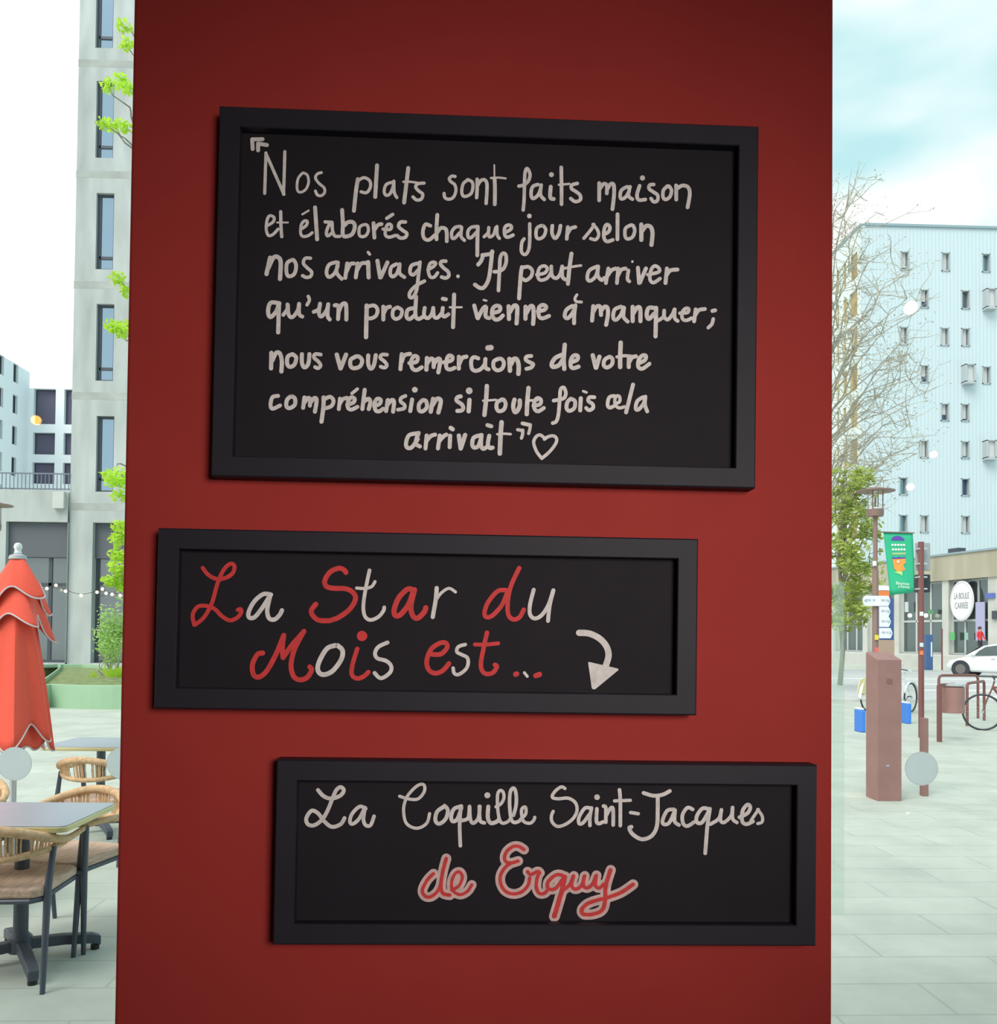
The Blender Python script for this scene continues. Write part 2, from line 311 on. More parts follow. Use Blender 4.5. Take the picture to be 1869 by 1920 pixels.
def letters(root, c, Y, m, spec):
    """one part per letter; a row starting with + belongs to the letter before it"""
    rows = []
    for ln in spec.strip().splitlines():
        if ln.startswith('+'): rows[-1] += '\n'+ln[1:]
        else: rows.append(ln)
    for r in rows: lettering(root, c, Y, 'letter', m, [r])
r1, c1, Y1 = board([(404, 198), (1429, 236), (1410, 916), (402, 892)], 'largest black framed chalkboard at the top, seven lines of white handwriting and a heart')
LINES = ['''
A 30 | 212,85 135,87 ; 133,87 137,160 ; 245,130 180,118 ; 178,118 178,170
A 24 | 228,498 238,190 ; 238,195 375,505 ; 372,505 382,180
A 20 | 520,340 485,380 474,440 482,482 510,488 545,462 563,410 552,358 520,340
A 22 | 660,340 630,350 615,380 640,420 680,455 685,490 660,515 630,510 615,480
A 30 | 938,390 925,470 908,630
A 24 | 942,400 985,378 1028,402 1033,450 1005,492 962,486
A 30 | 1084,285 1070,525
A 24 | 1205,412 1155,430 1138,480 1152,512 1182,502 1205,450 1212,408 ; 1212,405 1215,490 1235,530
A 30 | 1322,305 1290,568
A 18 | 1285,410 1340,410 1395,418
A 25 | 1442,420 1395,425 1378,450 1402,480 1432,505 1420,542 1385,548 1358,525
E 38 | 340,262 300,258 270,290 290,325 335,360 350,430 320,510 265,535 218,515 208,465
E 38 | 500,300 440,345 420,430 432,490 470,500 528,470 553,400 545,330 490,298
E 42 | 605,295 605,400 598,515 ; 610,370 645,315 690,300 720,340 722,430 712,585
E 20 | 810,125 812,280
E 46 | 813,290 818,400 816,595
E 26 | 770,280 860,275 945,285
B 26 | 295,280 335,270 368,240 380,190 358,145 342,180 338,270 335,380 328,462
B 27 | 440,268 400,285 388,340 402,375 440,350 462,300 ; 465,272 460,345 488,382
B 30 | 538,285 533,350 540,374 560,378 ; 543,193,19
B 28 | 618,138 620,270 620,418
B 18 | 600,270 680,263
B 27 | 740,260 700,272 697,300 730,322 762,350 762,385 725,398 690,375
B 29 | 907,258 907,388 ; 912,300 940,264 965,275 965,335 ; 970,300 995,264 1018,272 1020,350 1008,455
B 27 | 1120,285 1078,310 1066,355 1078,378 1110,362 1135,320 ; 1142,285 1130,352 1160,380
B 28 | 1215,278 1195,345 1208,385 1258,382 ; 1237,218,20
B 27 | 1322,268 1292,272 1287,300 1320,325 1352,350 1350,390 1322,400 1302,375
B 27 | 1430,280 1397,310 1393,362 1412,382 1445,362 1458,315 1440,282 1422,282
B 29 | 1493,275 1494,382 ; 1497,302 1540,276 1583,288 1597,340 1580,442
''', '''
A 23 | 240,748 290,718 300,682 267,668 247,700 240,770 256,818 290,812 330,770
A 25 | 350,638 352,740 358,828
A 14 | 322,720 405,720
A 16 | 515,658 562,630
A 23 | 510,768 545,742 553,712 530,708 507,738 502,800 520,826 560,820 590,798
A 30 | 612,605 628,848
A 25 | 688,715 740,718 ; 735,720 715,745 698,795 708,822 740,800 ; 742,722 745,780 762,822 800,825
A 30 | 818,625 824,730 825,818 870,822 900,800 915,750 900,718 862,718 838,740
A 24 | 985,735 952,755 947,808 966,828 1000,818 1018,780 1010,742 985,735
A 29 | 1057,725 1064,835 ; 1067,772 1090,740 1118,732
A 26 | 1158,688 1203,658
A 25 | 1130,770 1185,772 1193,742 1170,733 1152,760 1147,812 1175,832 1225,818
A 27 | 1300,716 1262,718 1248,750 1280,780 1310,802 1300,832 1262,838 1238,820
A 28 | 1490,745 1452,735 1433,790 1443,840 1480,852 1525,815
A 29 | 1543,662 1537,760 1537,848 ; 1543,795 1570,762 1605,768 1615,800 1615,862
E 40 | 405,862 342,872 300,930 305,1000 340,998 392,940 ; 418,872 412,980 452,1028
E 40 | 605,862 535,872 495,920 497,988 532,996 592,935
E 46 | 612,865 608,1000 606,1208
E 38 | 688,985 735,935 745,875 ; 742,875 742,960 755,988 800,960 828,875 ; 842,862 845,960 872,1005
E 42 | 960,925 1012,890 1008,852 962,848 932,890 938,968 972,990 1035,965
B 26 | 378,568 375,740 347,800 315,780 318,712 335,682 ; 375,508,18
B 26 | 470,580 433,600 426,658 446,682 485,662 500,612 480,582
B 28 | 550,582 548,640 572,678 600,640 612,582
B 28 | 668,592 660,682 ; 667,642 690,604 725,592
B 25 | 790,678 850,605 866,572 ; 860,572 893,612 903,655 880,688 842,680
B 28 | 942,650 980,626 988,592 966,573 947,602 943,670 966,702 1010,690
B 29 | 1047,495 1046,685
B 27 | 1148,577 1108,602 1104,658 1122,682 1160,668 1178,620 1165,582 1145,577
B 32 | 1228,573 1228,690 ; 1234,622 1265,584 1300,592 1313,640 1305,728
''', '''
A 33 | 270,988 242,1112 ; 257,1065 295,988 330,984 350,1022 345,1150
A 29 | 430,1007 398,1032 394,1098 412,1130 453,1112 468,1050 450,1008 430,1007
A 26 | 577,992 537,993 523,1030 552,1065 585,1096 578,1130 545,1138 517,1125
A 28 | 772,1022 718,1042 699,1100 718,1136 760,1108 785,1052 ; 787,1025 776,1100 815,1150
A 30 | 857,1032 842,1142 ; 852,1092 880,1038 908,1032 ; 937,1032 922,1138 ; 933,1082 962,1034 998,1028
A 32 | 1016,1022 1020,1138
A 22 | 1016,947 1028,962
A 31 | 1087,1012 1107,1138 ; 1112,1138 1163,1024
A 28 | 1232,1037 1193,1060 1184,1108 1202,1132 1235,1108 1255,1052 ; 1257,1037 1256,1105 1292,1136
A 28 | 1402,1030 1348,1047 1335,1098 1360,1118 1400,1080
A 27 | 1412,1022 1402,1100 1392,1190 1382,1245 1358,1288 1333,1288 1335,1250 1380,1202 1445,1166
E 40 | 15,1382 80,1342 108,1302 75,1290 37,1312 18,1390 42,1466 90,1468 130,1418
E 44 | 228,1278 182,1280 165,1312 202,1360 253,1400 265,1450 230,1480 178,1468 ; 375,1460,22
E 48 | 618,1318 655,1270 675,1205 ; 668,1205 760,1192 788,1168 ; 785,1160 765,1350 740,1500 690,1588 640,1600 578,1560
E 44 | 810,1405 862,1400 920,1368 952,1290 948,1205 912,1185 882,1240 872,1400 860,1630
E 48 | 1142,1350 1127,1450 1107,1725
E 44 | 1150,1355 1220,1346 1265,1390 1252,1460 1192,1508 1152,1490
B 26 | 432,955 492,942 512,908 488,888 452,905 438,960 458,996 510,982 545,930
B 28 | 542,892 547,960 580,982 610,950 625,892 ; 626,892 626,968 648,992
B 31 | 696,795 681,900 669,1024
B 20 | 637,908 700,895 768,885
B 28 | 892,892 833,922 816,980 837,1002 880,968 900,902 ; 900,892 896,960 925,996 945,980
B 29 | 977,908 958,1018 ; 972,962 1000,922 1032,908 ; 1052,908 1042,1018 ; 1050,962 1075,918 1108,908
B 27 | 1130,922 1122,985 1137,1006 ; 1160,855,10
B 30 | 1202,902 1211,1018 ; 1217,1016 1263,908
B 27 | 1277,955 1358,935 1363,907 1330,888 1302,920 1293,988 1320,1016 1370,985
B 30 | 1423,908 1412,1018 ; 1422,955 1450,922 1503,916
''', '''
C 32 | 340,117 273,113 254,180 272,222 315,180 337,122 ; 337,120 331,338
C 29 | 370,205 400,162 402,125 ; 405,130 411,203 440,222 480,170 490,120 ; 491,122 491,198 515,218
C 26 | 560,64 569,92 551,128
C 30 | 602,182 640,162 650,120 ; 647,132 642,198 662,216 700,170 712,124 ; 712,124 707,208 724,240
C 31 | 762,132 790,142 787,236 ; 792,182 815,128 843,119 850,160 850,240
C 33 | 1005,134 1000,374
C 29 | 1012,142 1060,133 1087,162 1078,208 1042,231 1012,228
C 31 | 1132,143 1132,240 ; 1137,187 1157,152 1182,143
C 28 | 1240,147 1208,167 1203,213 1226,236 1263,218 1273,170 1240,147
C 30 | 1367,152 1318,167 1309,218 1332,237 1370,208 ; 1382,66 1376,200 1397,236 1430,222
C 29 | 1447,152 1442,208 1470,230 1500,200 1512,152 ; 1512,152 1518,216 1545,226 1578,190 ; 1585,152 1581,198 1597,218 1628,200
C 30 | 1585,82 1608,86
C 31 | 1671,50 1668,150 1663,298
C 16 | 1638,147 1728,147
F 44 | 518,192 552,325 ; 558,330 608,232 640,202 ; 648,212 642,308 682,328
F 24 | 622,131 650,138
F 44 | 720,272 790,252 800,208 762,193 722,222 712,290 742,341 790,338 830,300
F 46 | 893,200 897,338 ; 908,262 950,195 985,204 986,290 980,386
F 46 | 1078,205 1077,335 ; 1088,272 1130,200 1160,210 1166,300 1160,392
D 30 | 440,178 490,166 503,142 475,129 447,152 448,213 476,231 525,213
D 30 | 702,137 658,166 644,212 667,231 705,190 725,134 ; 726,132 717,200 716,268
D 22 | 737,52 722,80 732,102 772,107
D 31 | 862,138 853,248 ; 862,182 887,143 914,143 921,205 ; 923,172 947,143 969,150 974,200 960,280
D 29 | 1072,142 1024,166 1014,226 1037,242 1075,200 1092,148 ; 1097,152 1092,218 1124,256
D 32 | 1162,144 1162,252 ; 1168,192 1197,149 1219,158 1221,252
D 32 | 1332,153 1283,153 1269,208 1287,236 1325,195 ; 1341,152 1336,368
D 28 | 1350,250 1396,220 1402,172 ; 1402,172 1402,218 1430,241 1465,200 1481,163 ; 1482,163 1482,228 1505,251
D 27 | 1522,192 1580,186 1588,158 1562,158 1538,190 1543,237 1575,246 1610,230
D 29 | 1642,163 1630,254 ; 1642,202 1667,168 1712,160
D 30 | 1770,175 1790,170
D 27 | 1776,236 1765,275 1738,302
''', '''
C 32 | 279,494 277,612 ; 287,552 315,495 344,499 359,560 355,636
C 31 | 440,504 404,523 400,578 421,601 455,583 468,530 440,504
C 31 | 512,504 512,570 531,605 560,578 569,504
C 28 | 655,507 613,504 604,530 637,560 654,590 635,611 612,602
C 33 | 777,508 805,612 ; 807,612 848,508
C 31 | 922,523 884,546 882,592 906,611 953,598 971,555 950,524 920,522
C 31 | 1017,514 1017,578 1036,615 1060,588 1074,512
C 28 | 1160,508 1122,508 1109,532 1142,561 1159,590 1140,607 1112,599
C 31 | 1272,504 1262,618 ; 1272,562 1292,514 1335,502
C 30 | 1330,572 1384,562 1393,528 1366,519 1343,560 1353,612 1385,626 1425,604
C 32 | 1464,534 1460,622 ; 1467,572 1491,540 1514,549 1515,602 ; 1522,572 1546,540 1565,553 1551,642
C 30 | 1592,567 1650,552 1658,524 1631,515 1613,552 1613,607 1640,621 1675,608
C 31 | 1707,524 1707,614 ; 1712,577 1732,534 1765,523
F 43 | 562,768 514,755 486,792 491,876 532,904 590,884 632,830 640,775 ; 637,782 642,868 675,888
F 60 | 668,654 700,651
F 43 | 784,772 731,802 731,868 772,899 823,877 842,820 820,778 784,770
F 49 | 902,775 908,902 ; 920,832 947,777 984,781 1003,850 1000,936
F 42 | 1140,742 1090,749 1081,785 1122,810 1161,831 1138,868 1088,882
D 33 | 627,508 574,532 546,575 555,601 600,588 631,542 ; 645,432 637,540 641,616
D 31 | 692,566 739,547 743,518 716,514 694,541 689,588 707,611 750,599
D 33 | 858,513 881,607 ; 884,607 909,524
D 30 | 987,523 949,547 942,588 966,606 1003,583 1008,541 987,523
D 34 | 1071,417 1067,520 1067,602
D 24 | 1042,525 1100,516 1160,521
D 31 | 1133,528 1132,602 ; 1138,562 1157,529 1187,521
D 30 | 1202,576 1254,551 1263,518 1237,514 1209,546 1204,598 1235,615 1290,577
''', '''
C 30 | 330,822 288,832 273,888 288,920 345,895
C 31 | 432,823 399,851 394,901 420,915 458,888 458,842 432,823
C 31 | 531,834 521,912 ; 532,872 556,839 574,848 573,896 ; 582,867 606,839 624,853 611,942
C 32 | 677,834 676,900 661,1018
C 30 | 684,847 725,829 752,856 738,898 692,916
C 30 | 802,843 793,922 ; 800,882 822,848 855,837
C 25 | 893,803 934,769
C 30 | 857,891 904,872 913,843 886,834 863,866 863,912 890,926 935,905
C 31 | 990,776 972,922 ; 988,862 1020,844 1033,871 1021,922
C 30 | 1062,900 1104,882 1112,853 1086,844 1064,880 1073,931 1100,940 1130,920
C 31 | 1166,854 1153,937 ; 1162,892 1195,854 1213,868 1206,942
C 28 | 1300,822 1268,838 1264,865 1292,890 1290,917 1243,927
C 31 | 1351,850 1337,937 ; 1372,775,22
C 31 | 1432,853 1404,886 1404,930 1430,940 1463,910 1458,863 1432,853
C 33 | 1511,845 1493,942 ; 1507,892 1540,845 1568,854 1564,900 1551,948
F 44 | 370,1183 334,1193 326,1230 382,1270 398,1310 380,1336 333,1341
F 48 | 466,1222 457,1345 ; 463,1122,37
F 48 | 656,1070 647,1220 629,1385
F 25 | 615,1230 680,1226 755,1220
F 43 | 822,1218 769,1248 761,1308 788,1345 840,1327 861,1270 843,1223 817,1216
F 47 | 957,1219 943,1290 958,1350 985,1345 1013,1290 1015,1228
F 48 | 1110,1092 1097,1240 1091,1376
F 27 | 1095,1231 1150,1226 1205,1225
D 30 | 407,896 455,886 463,853 436,839 413,870 414,918 441,940 485,914
D 28 | 560,858 602,850 640,838 653,800 638,759 613,773 607,840 597,960 581,1015 553,1029
D 30 | 690,843 664,871 659,917 681,936 718,913 722,862 690,843
D 31 | 767,840 762,932
D 20 | 786,786 810,795
D 29 | 870,832 833,833 824,860 857,885 859,915 830,931 808,914
D 28 | 1022,822 984,833 971,888 986,912 1014,902
D 25 | 1026,882 1062,866 1062,828 1040,823 1026,852 1032,893 1058,913 1100,905
D 30 | 1165,736 1112,947
D 29 | 1241,832 1198,861 1185,917 1206,926 1245,880 1258,829 ; 1259,828 1256,890 1273,940
''', '''
C 31 | 1390,1107 1328,1122 1305,1180 1314,1216 1350,1212 1395,1150 ; 1401,1104 1378,1180 1410,1207
C 31 | 1462,1124 1453,1222 ; 1460,1167 1492,1129 1526,1117 ; 1562,1124 1548,1222 ; 1557,1167 1592,1129 1612,1117
C 31 | 1641,1125 1637,1212
C 33 | 1645,1066 1660,1076
C 33 | 1707,1125 1721,1222 ; 1722,1222 1755,1120
F 45 | 582,1608 514,1632 496,1700 514,1740 560,1727 590,1652 ; 597,1604 592,1718 617,1755 650,1738 ; 682,1613 667,1700 687,1745 718,1742
F 44 | 662,1496 704,1509
F 50 | 816,1466 806,1600 797,1806
F 27 | 770,1595 850,1590 915,1595
F 42 | 1045,1477 1128,1496
F 34 | 1130,1492 1125,1540 1111,1588
F 36 | 992,1546 1048,1556 ; 1047,1552 1045,1600 1033,1638
D 25 | 490,1142 455,1119 423,1137 408,1180 432,1248 470,1298 ; 470,1298 528,1248 573,1190 583,1150 560,1127 520,1132 490,1152
''']
for s in LINES: lettering(r1, c1, Y1-0.0006, 'lettering', m_chalk, [s])

r2, c2, Y2 = board([(295, 990), (1309, 1010), (1306, 1342), (289, 1328)], 'middle chalkboard with red and white lettering and a white arrow')
W2 = ['''
G 33 | 682,345 622,342 553,400 512,480 518,520 560,515 620,440 665,368 ; 677,350 654,460 668,525 710,534 748,500 766,465
G 28 | 1433,160 1402,310 1386,430 1397,508 1440,538 1500,515 1538,470 1545,442
+G 24 | 1335,295 1400,298 1450,283 1475,246
H 32 | 157,295 150,380 127,515
+H 23 | 156,380 192,332 250,297 300,325
H 30 | 896,308 868,420 868,496 906,527 960,498 1010,420 1045,312 ; 1046,312 1017,430 1005,545
''', '''
G 36 | 1170,732 1105,760 1048,860 1041,925 1080,955 1150,928 1217,840 1227,770 1190,733
G 30 | 1570,710 1502,742 1475,790 1493,830 1560,850 1598,890 1588,940 1520,982 1472,942
H 27 | 375,725 322,742 310,780 342,800 393,830 388,900 330,951 292,946 282,905
H 22 | 825,940 847,968
H 48 | 1242,636 1320,642 1398,680 1450,740 1466,810 1444,890
''']
R2 = ['''
G 31 | 163,142 203,192 265,225 330,220 388,185 405,132 380,109 342,132 307,182 272,270 232,410 172,518 103,575 ; 98,575 86,500 122,440 180,430 250,452 310,510 370,541 428,518 456,480 450,455 430,462
G 38 | 1253,176 1240,158 1202,144 1134,172 1092,240 1106,283 1160,297 1250,300 1308,330 1326,380 1280,458 1200,517 1145,538 ; 1135,543 1050,541 1004,508 990,465 1024,418
G 40 | 1768,312 1722,304 1654,372 1621,460 1630,504 1670,496 1730,420 1768,316 ; 1776,308 1748,430 1763,506 1800,524 1848,480 1862,445
H 34 | 690,312 622,318 549,402 521,480 534,515 580,505 650,430 690,340
+H 34 | 785,143 722,280 698,400 703,497 740,534 788,517 820,460
''', '''
G 38 | 620,790 577,803 541,880 550,954 590,973 650,926 720,800 780,655 ; 780,655 768,760 775,825 ; 775,825 850,720 933,628 ; 933,624 862,760 835,880 854,965 900,994 958,976 992,920 978,895
G 34 | 1340,758 1303,880 1299,955 1340,984 1390,967 1424,935 ; 1376,660,40
H 36 | 120,800 188,798 235,750 227,714 180,715 113,763 81,850 95,915 140,944 200,926 250,870
H 34 | 540,635 517,740 494,860 503,925 540,950 588,937 616,892 600,880
+H 30 | 448,725 540,725 625,716
H 40 | 758,952 766,949 ; 912,963 940,953
''']
for s in W2: letters(r2, c2, Y2-0.0006, m_chalk, s)
for s in R2: letters(r2, c2, Y2-0.0005, m_chalkred, s)
mb = MB(); tri = [(1310, 860), (1318, 858), (1538, 908), (1541, 920), (1364, 1066), (1348, 1066), (1338, 1058)]
mb.add([at_y(780+x/4.063, 1030+y/4.063, Y2-0.0007) for x, y in tri], [tuple(range(len(tri)))])
mb.build('arrowhead', m_chalk, r2, c2)

r3, c3, Y3 = board([(518, 1423), (1532, 1436), (1530, 1773), (511, 1773)], 'lowest chalkboard with a white line over red outlined script')
lettering(r3, c3, Y3-0.0006, 'lettering', m_chalk, ['''
I 30 | 228,168 272,215 330,233 398,210 425,170 400,145 368,168 343,220 303,320 260,392 200,436 150,428 140,380 180,325 230,347 272,402 332,448 400,428 430,382
I 28 | 592,310 545,294 487,350 471,408 492,426 540,388 580,312 ; 587,302 574,390 592,436 628,436 655,368
I 24 | 850,215 920,236 990,235 1036,182 1038,134 1010,123 963,152 905,222 880,310 894,408 942,451 1000,456 1058,418 1078,348
I 30 | 1192,292 1136,332 1122,398 1152,425 1200,388 1217,322 1192,288
I 30 | 1320,292 1264,312 1242,370 1254,406 1290,388 1320,302
I 28 | 1316,290 1307,430 1312,592
I 28 | 1325,400 1372,380 1382,293 ; 1382,293 1388,388 1411,420 1450,380 1461,293 ; 1457,293 1462,398 1495,418
I 31 | 1525,294 1522,380 1546,420 1590,408 1605,392 ; 1518,208,23
J 42 | 205,362 268,322 305,250 297,175 262,152 230,184 222,280 231,430 254,535 290,573 350,556 385,520
J 46 | 430,470 461,350 465,225 447,138 418,124 388,172 378,300 388,450 405,534 442,563 500,546 540,500
J 42 | 545,500 587,450 587,375 562,366 533,402 538,490 565,554 640,573 688,536 702,497
K 24 | 308,150 280,138 234,172 215,213 260,225 330,220 383,252 396,310 368,368 310,412 252,426 214,393 209,350 222,317
K 26 | 492,292 452,294 411,360 411,405 440,400 485,340 ; 502,292 490,360 490,420
K 27 | 541,298 538,388 557,406 585,394 ; 542,213,21
K 27 | 590,278 606,292 606,396 ; 612,342 641,294 659,302 660,416
K 27 | 706,160 712,240 712,420
K 24 | 670,240 785,236
K 25 | 787,325 843,334
K 28 | 882,182 950,202 1020,195 1073,168
K 29 | 985,202 985,320 978,428 940,496 870,520 805,486 777,440 793,430
K 27 | 1102,302 1054,312 1021,380 1030,411 1070,398 1110,312 ; 1112,308 1108,388 1140,416
K 27 | 1240,302 1202,290 1166,342 1171,405 1202,424 1250,395
K 28 | 1365,302 1312,295 1271,350 1271,396 1310,396 1360,312 ; 1366,298 1347,430 1332,622
K 26 | 1370,410 1430,370 1450,305 ; 1450,305 1443,380 1470,397 1520,350 1531,290 ; 1532,288 1532,370 1563,398
K 28 | 1582,360 1640,330 1661,288 1640,267 1605,312 1601,386 1632,410 1680,390
K 23 | 1665,385 1720,303 ; 1715,303 1747,350 1747,393 1715,406
'''])
ERQ = '''
I 26 | 1108,805 1060,855 1024,930 1044,976 1090,980 1140,938 1165,880
I 28 | 1205,690 1177,800 1165,900 1180,955 1232,968
I 24 | 1245,930 1300,900 1328,835 1308,792 1272,806 1246,870 1256,935 1312,965 1368,938 1400,890
J 44 | 565,912 500,872 425,872 345,932 315,1010 334,1066 400,1083 490,1058
J 44 | 400,1085 322,1142 265,1240 266,1350 325,1445 430,1482 540,1452 616,1370 640,1275
J 44 | 610,1195 652,1232 740,1193 768,1212 ; 762,1205 733,1290 725,1400 762,1474 828,1474 868,1432
J 46 | 1055,1242 980,1236 885,1314 868,1388 902,1424 980,1405 1058,1300 1090,1262
J 58 | 1092,1262 1050,1450 955,1770
K 25 | 300,890 345,850 373,788 ; 370,792 358,858 386,885 430,858 453,788 ; 450,792 443,858 471,876 510,848 538,784 ; 538,784 532,856 560,876 592,848
K 28 | 642,745 608,860 602,968 582,1036 520,1066 446,1068 432,1034 472,992 540,966 622,945 720,908 806,850
'''
lettering(r3, c3, Y3-0.0005, 'lettering', m_pink, [ERQ], 'pale outline of the red script', add=12.0)
lettering(r3, c3, Y3-0.0012, 'lettering', m_chalkred, [ERQ], 'red script', wmul=0.98)
# ------------------------------------------------------------------ ground
m_pave = paving('plaza_slabs', (0.53, 0.565, 0.50), (0.49, 0.53, 0.47), (0.42, 0.45, 0.40), 1.1, 0.36, amt=0.65)
m_road = mat('road_asphalt', (0.50, 0.51, 0.51), 0.8, noise=(2.5, 0.12, (1, 1, 1)))
m_white = mat('road_paint', (0.80, 0.80, 0.78), 0.7)
m_kerb = mat('kerb_stone', (0.55, 0.56, 0.55), 0.8, noise=(3, 0.1, (1, 1, 1)))
g0, g1 = GY+0.006, 150
struct(tag(MB().box((0, (g0+g1)/2, -0.15), (220, g1-g0, 0.3)).build('ground', m_pave)))
ry0, ry1 = 24.0, 47.0
struct(tag(MB().box((62, (ry0+ry1)/2, 0.004), (110, ry1-ry0, 0.008)).build('road', m_road)))
for y in (ry0-0.15, ry1+0.15):
    struct(MB().box((62, y, 0.03), (110, 0.3, 0.1)).build('kerb', m_kerb))
for y, wd in ((26.2, 0.5), (29.5, 0.5), (33.5, 0.4), (38.0, 0.3)):
    struct(MB().box((60, y, 0.011), (90, wd, 0.006)).build('road_marking', m_white))

# ------------------------------------------------------------------ building helper
def facade(mb, O, U, Wd, H, holes, depth, N):
    """wall face with rectangular holes (u0,z0,u1,z1) and their reveals; N points inwards"""
    us = sorted({0, Wd, *[h[0] for h in holes], *[h[2] for h in holes]}); zs = sorted({0, H, *[h[1] for h in holes], *[h[3] for h in holes]})
    P = lambda u, z, d=0: O+U*u+V((0, 0, z))+N*d
    for i in range(len(us)-1):
        for j in range(len(zs)-1):
            um, zm = (us[i]+us[i+1])/2, (zs[j]+zs[j+1])/2
            if any(h[0] < um < h[2] and h[1] < zm < h[3] for h in holes): continue
            mb.add([P(us[i], zs[j]), P(us[i+1], zs[j]), P(us[i+1], zs[j+1]), P(us[i], zs[j+1])], [(0, 1, 2, 3)])
    for a, b, c, d in holes:
        q = [(a, b), (c, b), (c, d), (a, d)]
        for i in range(4):
            p, r = q[i], q[(i+1) % 4]
            mb.add([P(*p), P(*r), P(r[0], r[1], depth), P(p[0], p[1], depth)], [(0, 1, 2, 3)])
def oriented(mb, O, U, N, u0, z0, u1, z1, d0, d1):
    a = [O+U*u+V((0, 0, z))+N*d0 for u, z in ((u0, z0), (u1, z0), (u1, z1), (u0, z1))]
    mb.prism(a, N*(d1-d0))
def pane_box(root, O, U, N, rect, depth, m_fr, m_gl, fr=0.08, bars=(), name='window', loc=(0, 0, 0)):
    """window set back in its opening: frame bars as the part, glass as the sub-part"""
    a, b, c, d = rect; mb = MB()
    for r in ((a, b, a+fr, d), (c-fr, b, c, d), (a+fr, b, c-fr, b+fr), (a+fr, d-fr, c-fr, d)): oriented(mb, O, U, N, *r, depth-0.06, depth+0.06)
    for r in bars: oriented(mb, O, U, N, *r, depth-0.05, depth+0.05)
    w_ = mb.build(name, m_fr, root, loc)
    g = MB(); oriented(g, O, U, N, a+fr*0.5, b+fr*0.5, c-fr*0.5, d-fr*0.5, depth, depth+0.03)
    g.build('pane', m_gl, w_, loc)
    return w_
m_conc = mat('board_marked_concrete', (0.44, 0.47, 0.46), 0.85, noise=(0.7, 0.2, (1.6, 1.6, 0.4)))
m_conc2 = mat('pale_concrete', (0.56, 0.57, 0.54), 0.85, noise=(0.8, 0.1, (1, 1, 1)))
m_joint = mat('concrete_joint', (0.40, 0.42, 0.40), 0.9, noise=(0.9, 0.2, (1, 1, 1)))
m_wframe = mat('anthracite_metal', (0.06, 0.07, 0.09), 0.5)
m_pane = glassy('sky_reflecting_pane', (0.42, 0.62, 0.78), 0.62)
m_pane_d = glassy('dark_pane', (0.45, 0.52, 0.54), 0.34)
m_shade = mat('grey_blind_box', (0.11, 0.12, 0.14), 0.7)
m_whitewall = mat('white_render', (0.88, 0.91, 0.95), 0.8, noise=(0.3, 0.02, (1, 1, 1)))

# ------------------------------------------------------------------ concrete tower (left)
TD = 42.0
pA = dep(137, 1180, TD); TY = pA.y
X = lambda px, py=1180: at_y(px, py, TY).x
Z = lambda px, py: at_y(px, py, TY).z
tx0, tx1 = X(140, 500), X(140, 500)+10.5
O = V((tx0, TY, 0)); U = V((1, 0, 0)); N = V((0, 1, 0)); TH_ = 42.0
root = thing('tower_building', 'tall bare concrete tower with a column of narrow windows behind the red parasol', 'building', (tx0, TY, 0))
rl = (tx0, TY, 0)
holes = []
for yb, yt in ((90, -62), (296, 152), (505, 362), (714, 570), (922, 780)):
    xm0, xm1 = X(180, (yb+yt)/2)-tx0, X(213, (yb+yt)/2)-tx0
    holes.append((xm0, Z(196, yb), xm1, Z(196, yt)))
hp = holes[1][1]-holes[2][1]
for k in (1, 2): holes.append((holes[0][0], holes[0][1]+hp*k, holes[0][2], holes[0][3]+hp*k))
dx = 4.2
holes += [(h[0]+dx, h[1], h[2]+dx, h[3]) for h in holes] + [(h[0]+2*dx-0.3, h[1], h[2]+2*dx-0.3, h[3]) for h in holes]
zs0 = Z(200, 980); shop = (X(172, 1100)-tx0, 0.25, X(172, 1100)-tx0+4.6, zs0)
mb = MB(); facade(mb, O, U, tx1-tx0, TH_, holes+[shop], 0.55, N)
mb.box(((tx0+tx1)/2, TY+6.6, TH_/2), (tx1-tx0, 12, TH_)); mb.build('wall', m_conc, root, rl)
for h in holes:
    pane_box(root, O, U, N, h, 0.24, m_wframe, m_pane, 0.09, bars=[(h[0], h[1]+0.55, h[2], h[1]+0.68), (h[0], h[1], h[0]+0.16, h[3])], loc=rl)
for py in (118, 326, 534, 742, 950):
    mbj = MB(); oriented(mbj, O, U, N, -0.02, Z(160, py)-0.17, tx1-tx0+0.003, Z(160, py)+0.17, -0.004, 0.1); mbj.build('floor_band', m_joint, root, rl)
sw = pane_box(root, O, U, N, shop, 0.5, m_wframe, m_pane_d, 0.12, bars=[(shop[0]+2.2, 0.25, shop[0]+2.35, zs0), (shop[0], zs0-2.9, shop[2], zs0-2.75)], name='shop_window', loc=rl)
mbj = MB(); oriented(mbj, O, U, N, shop[0]+0.03, zs0-1.65, shop[2]-0.03, zs0-0.02, 0.3, 0.42); mbj.build('blind_box', m_shade, sw, rl)

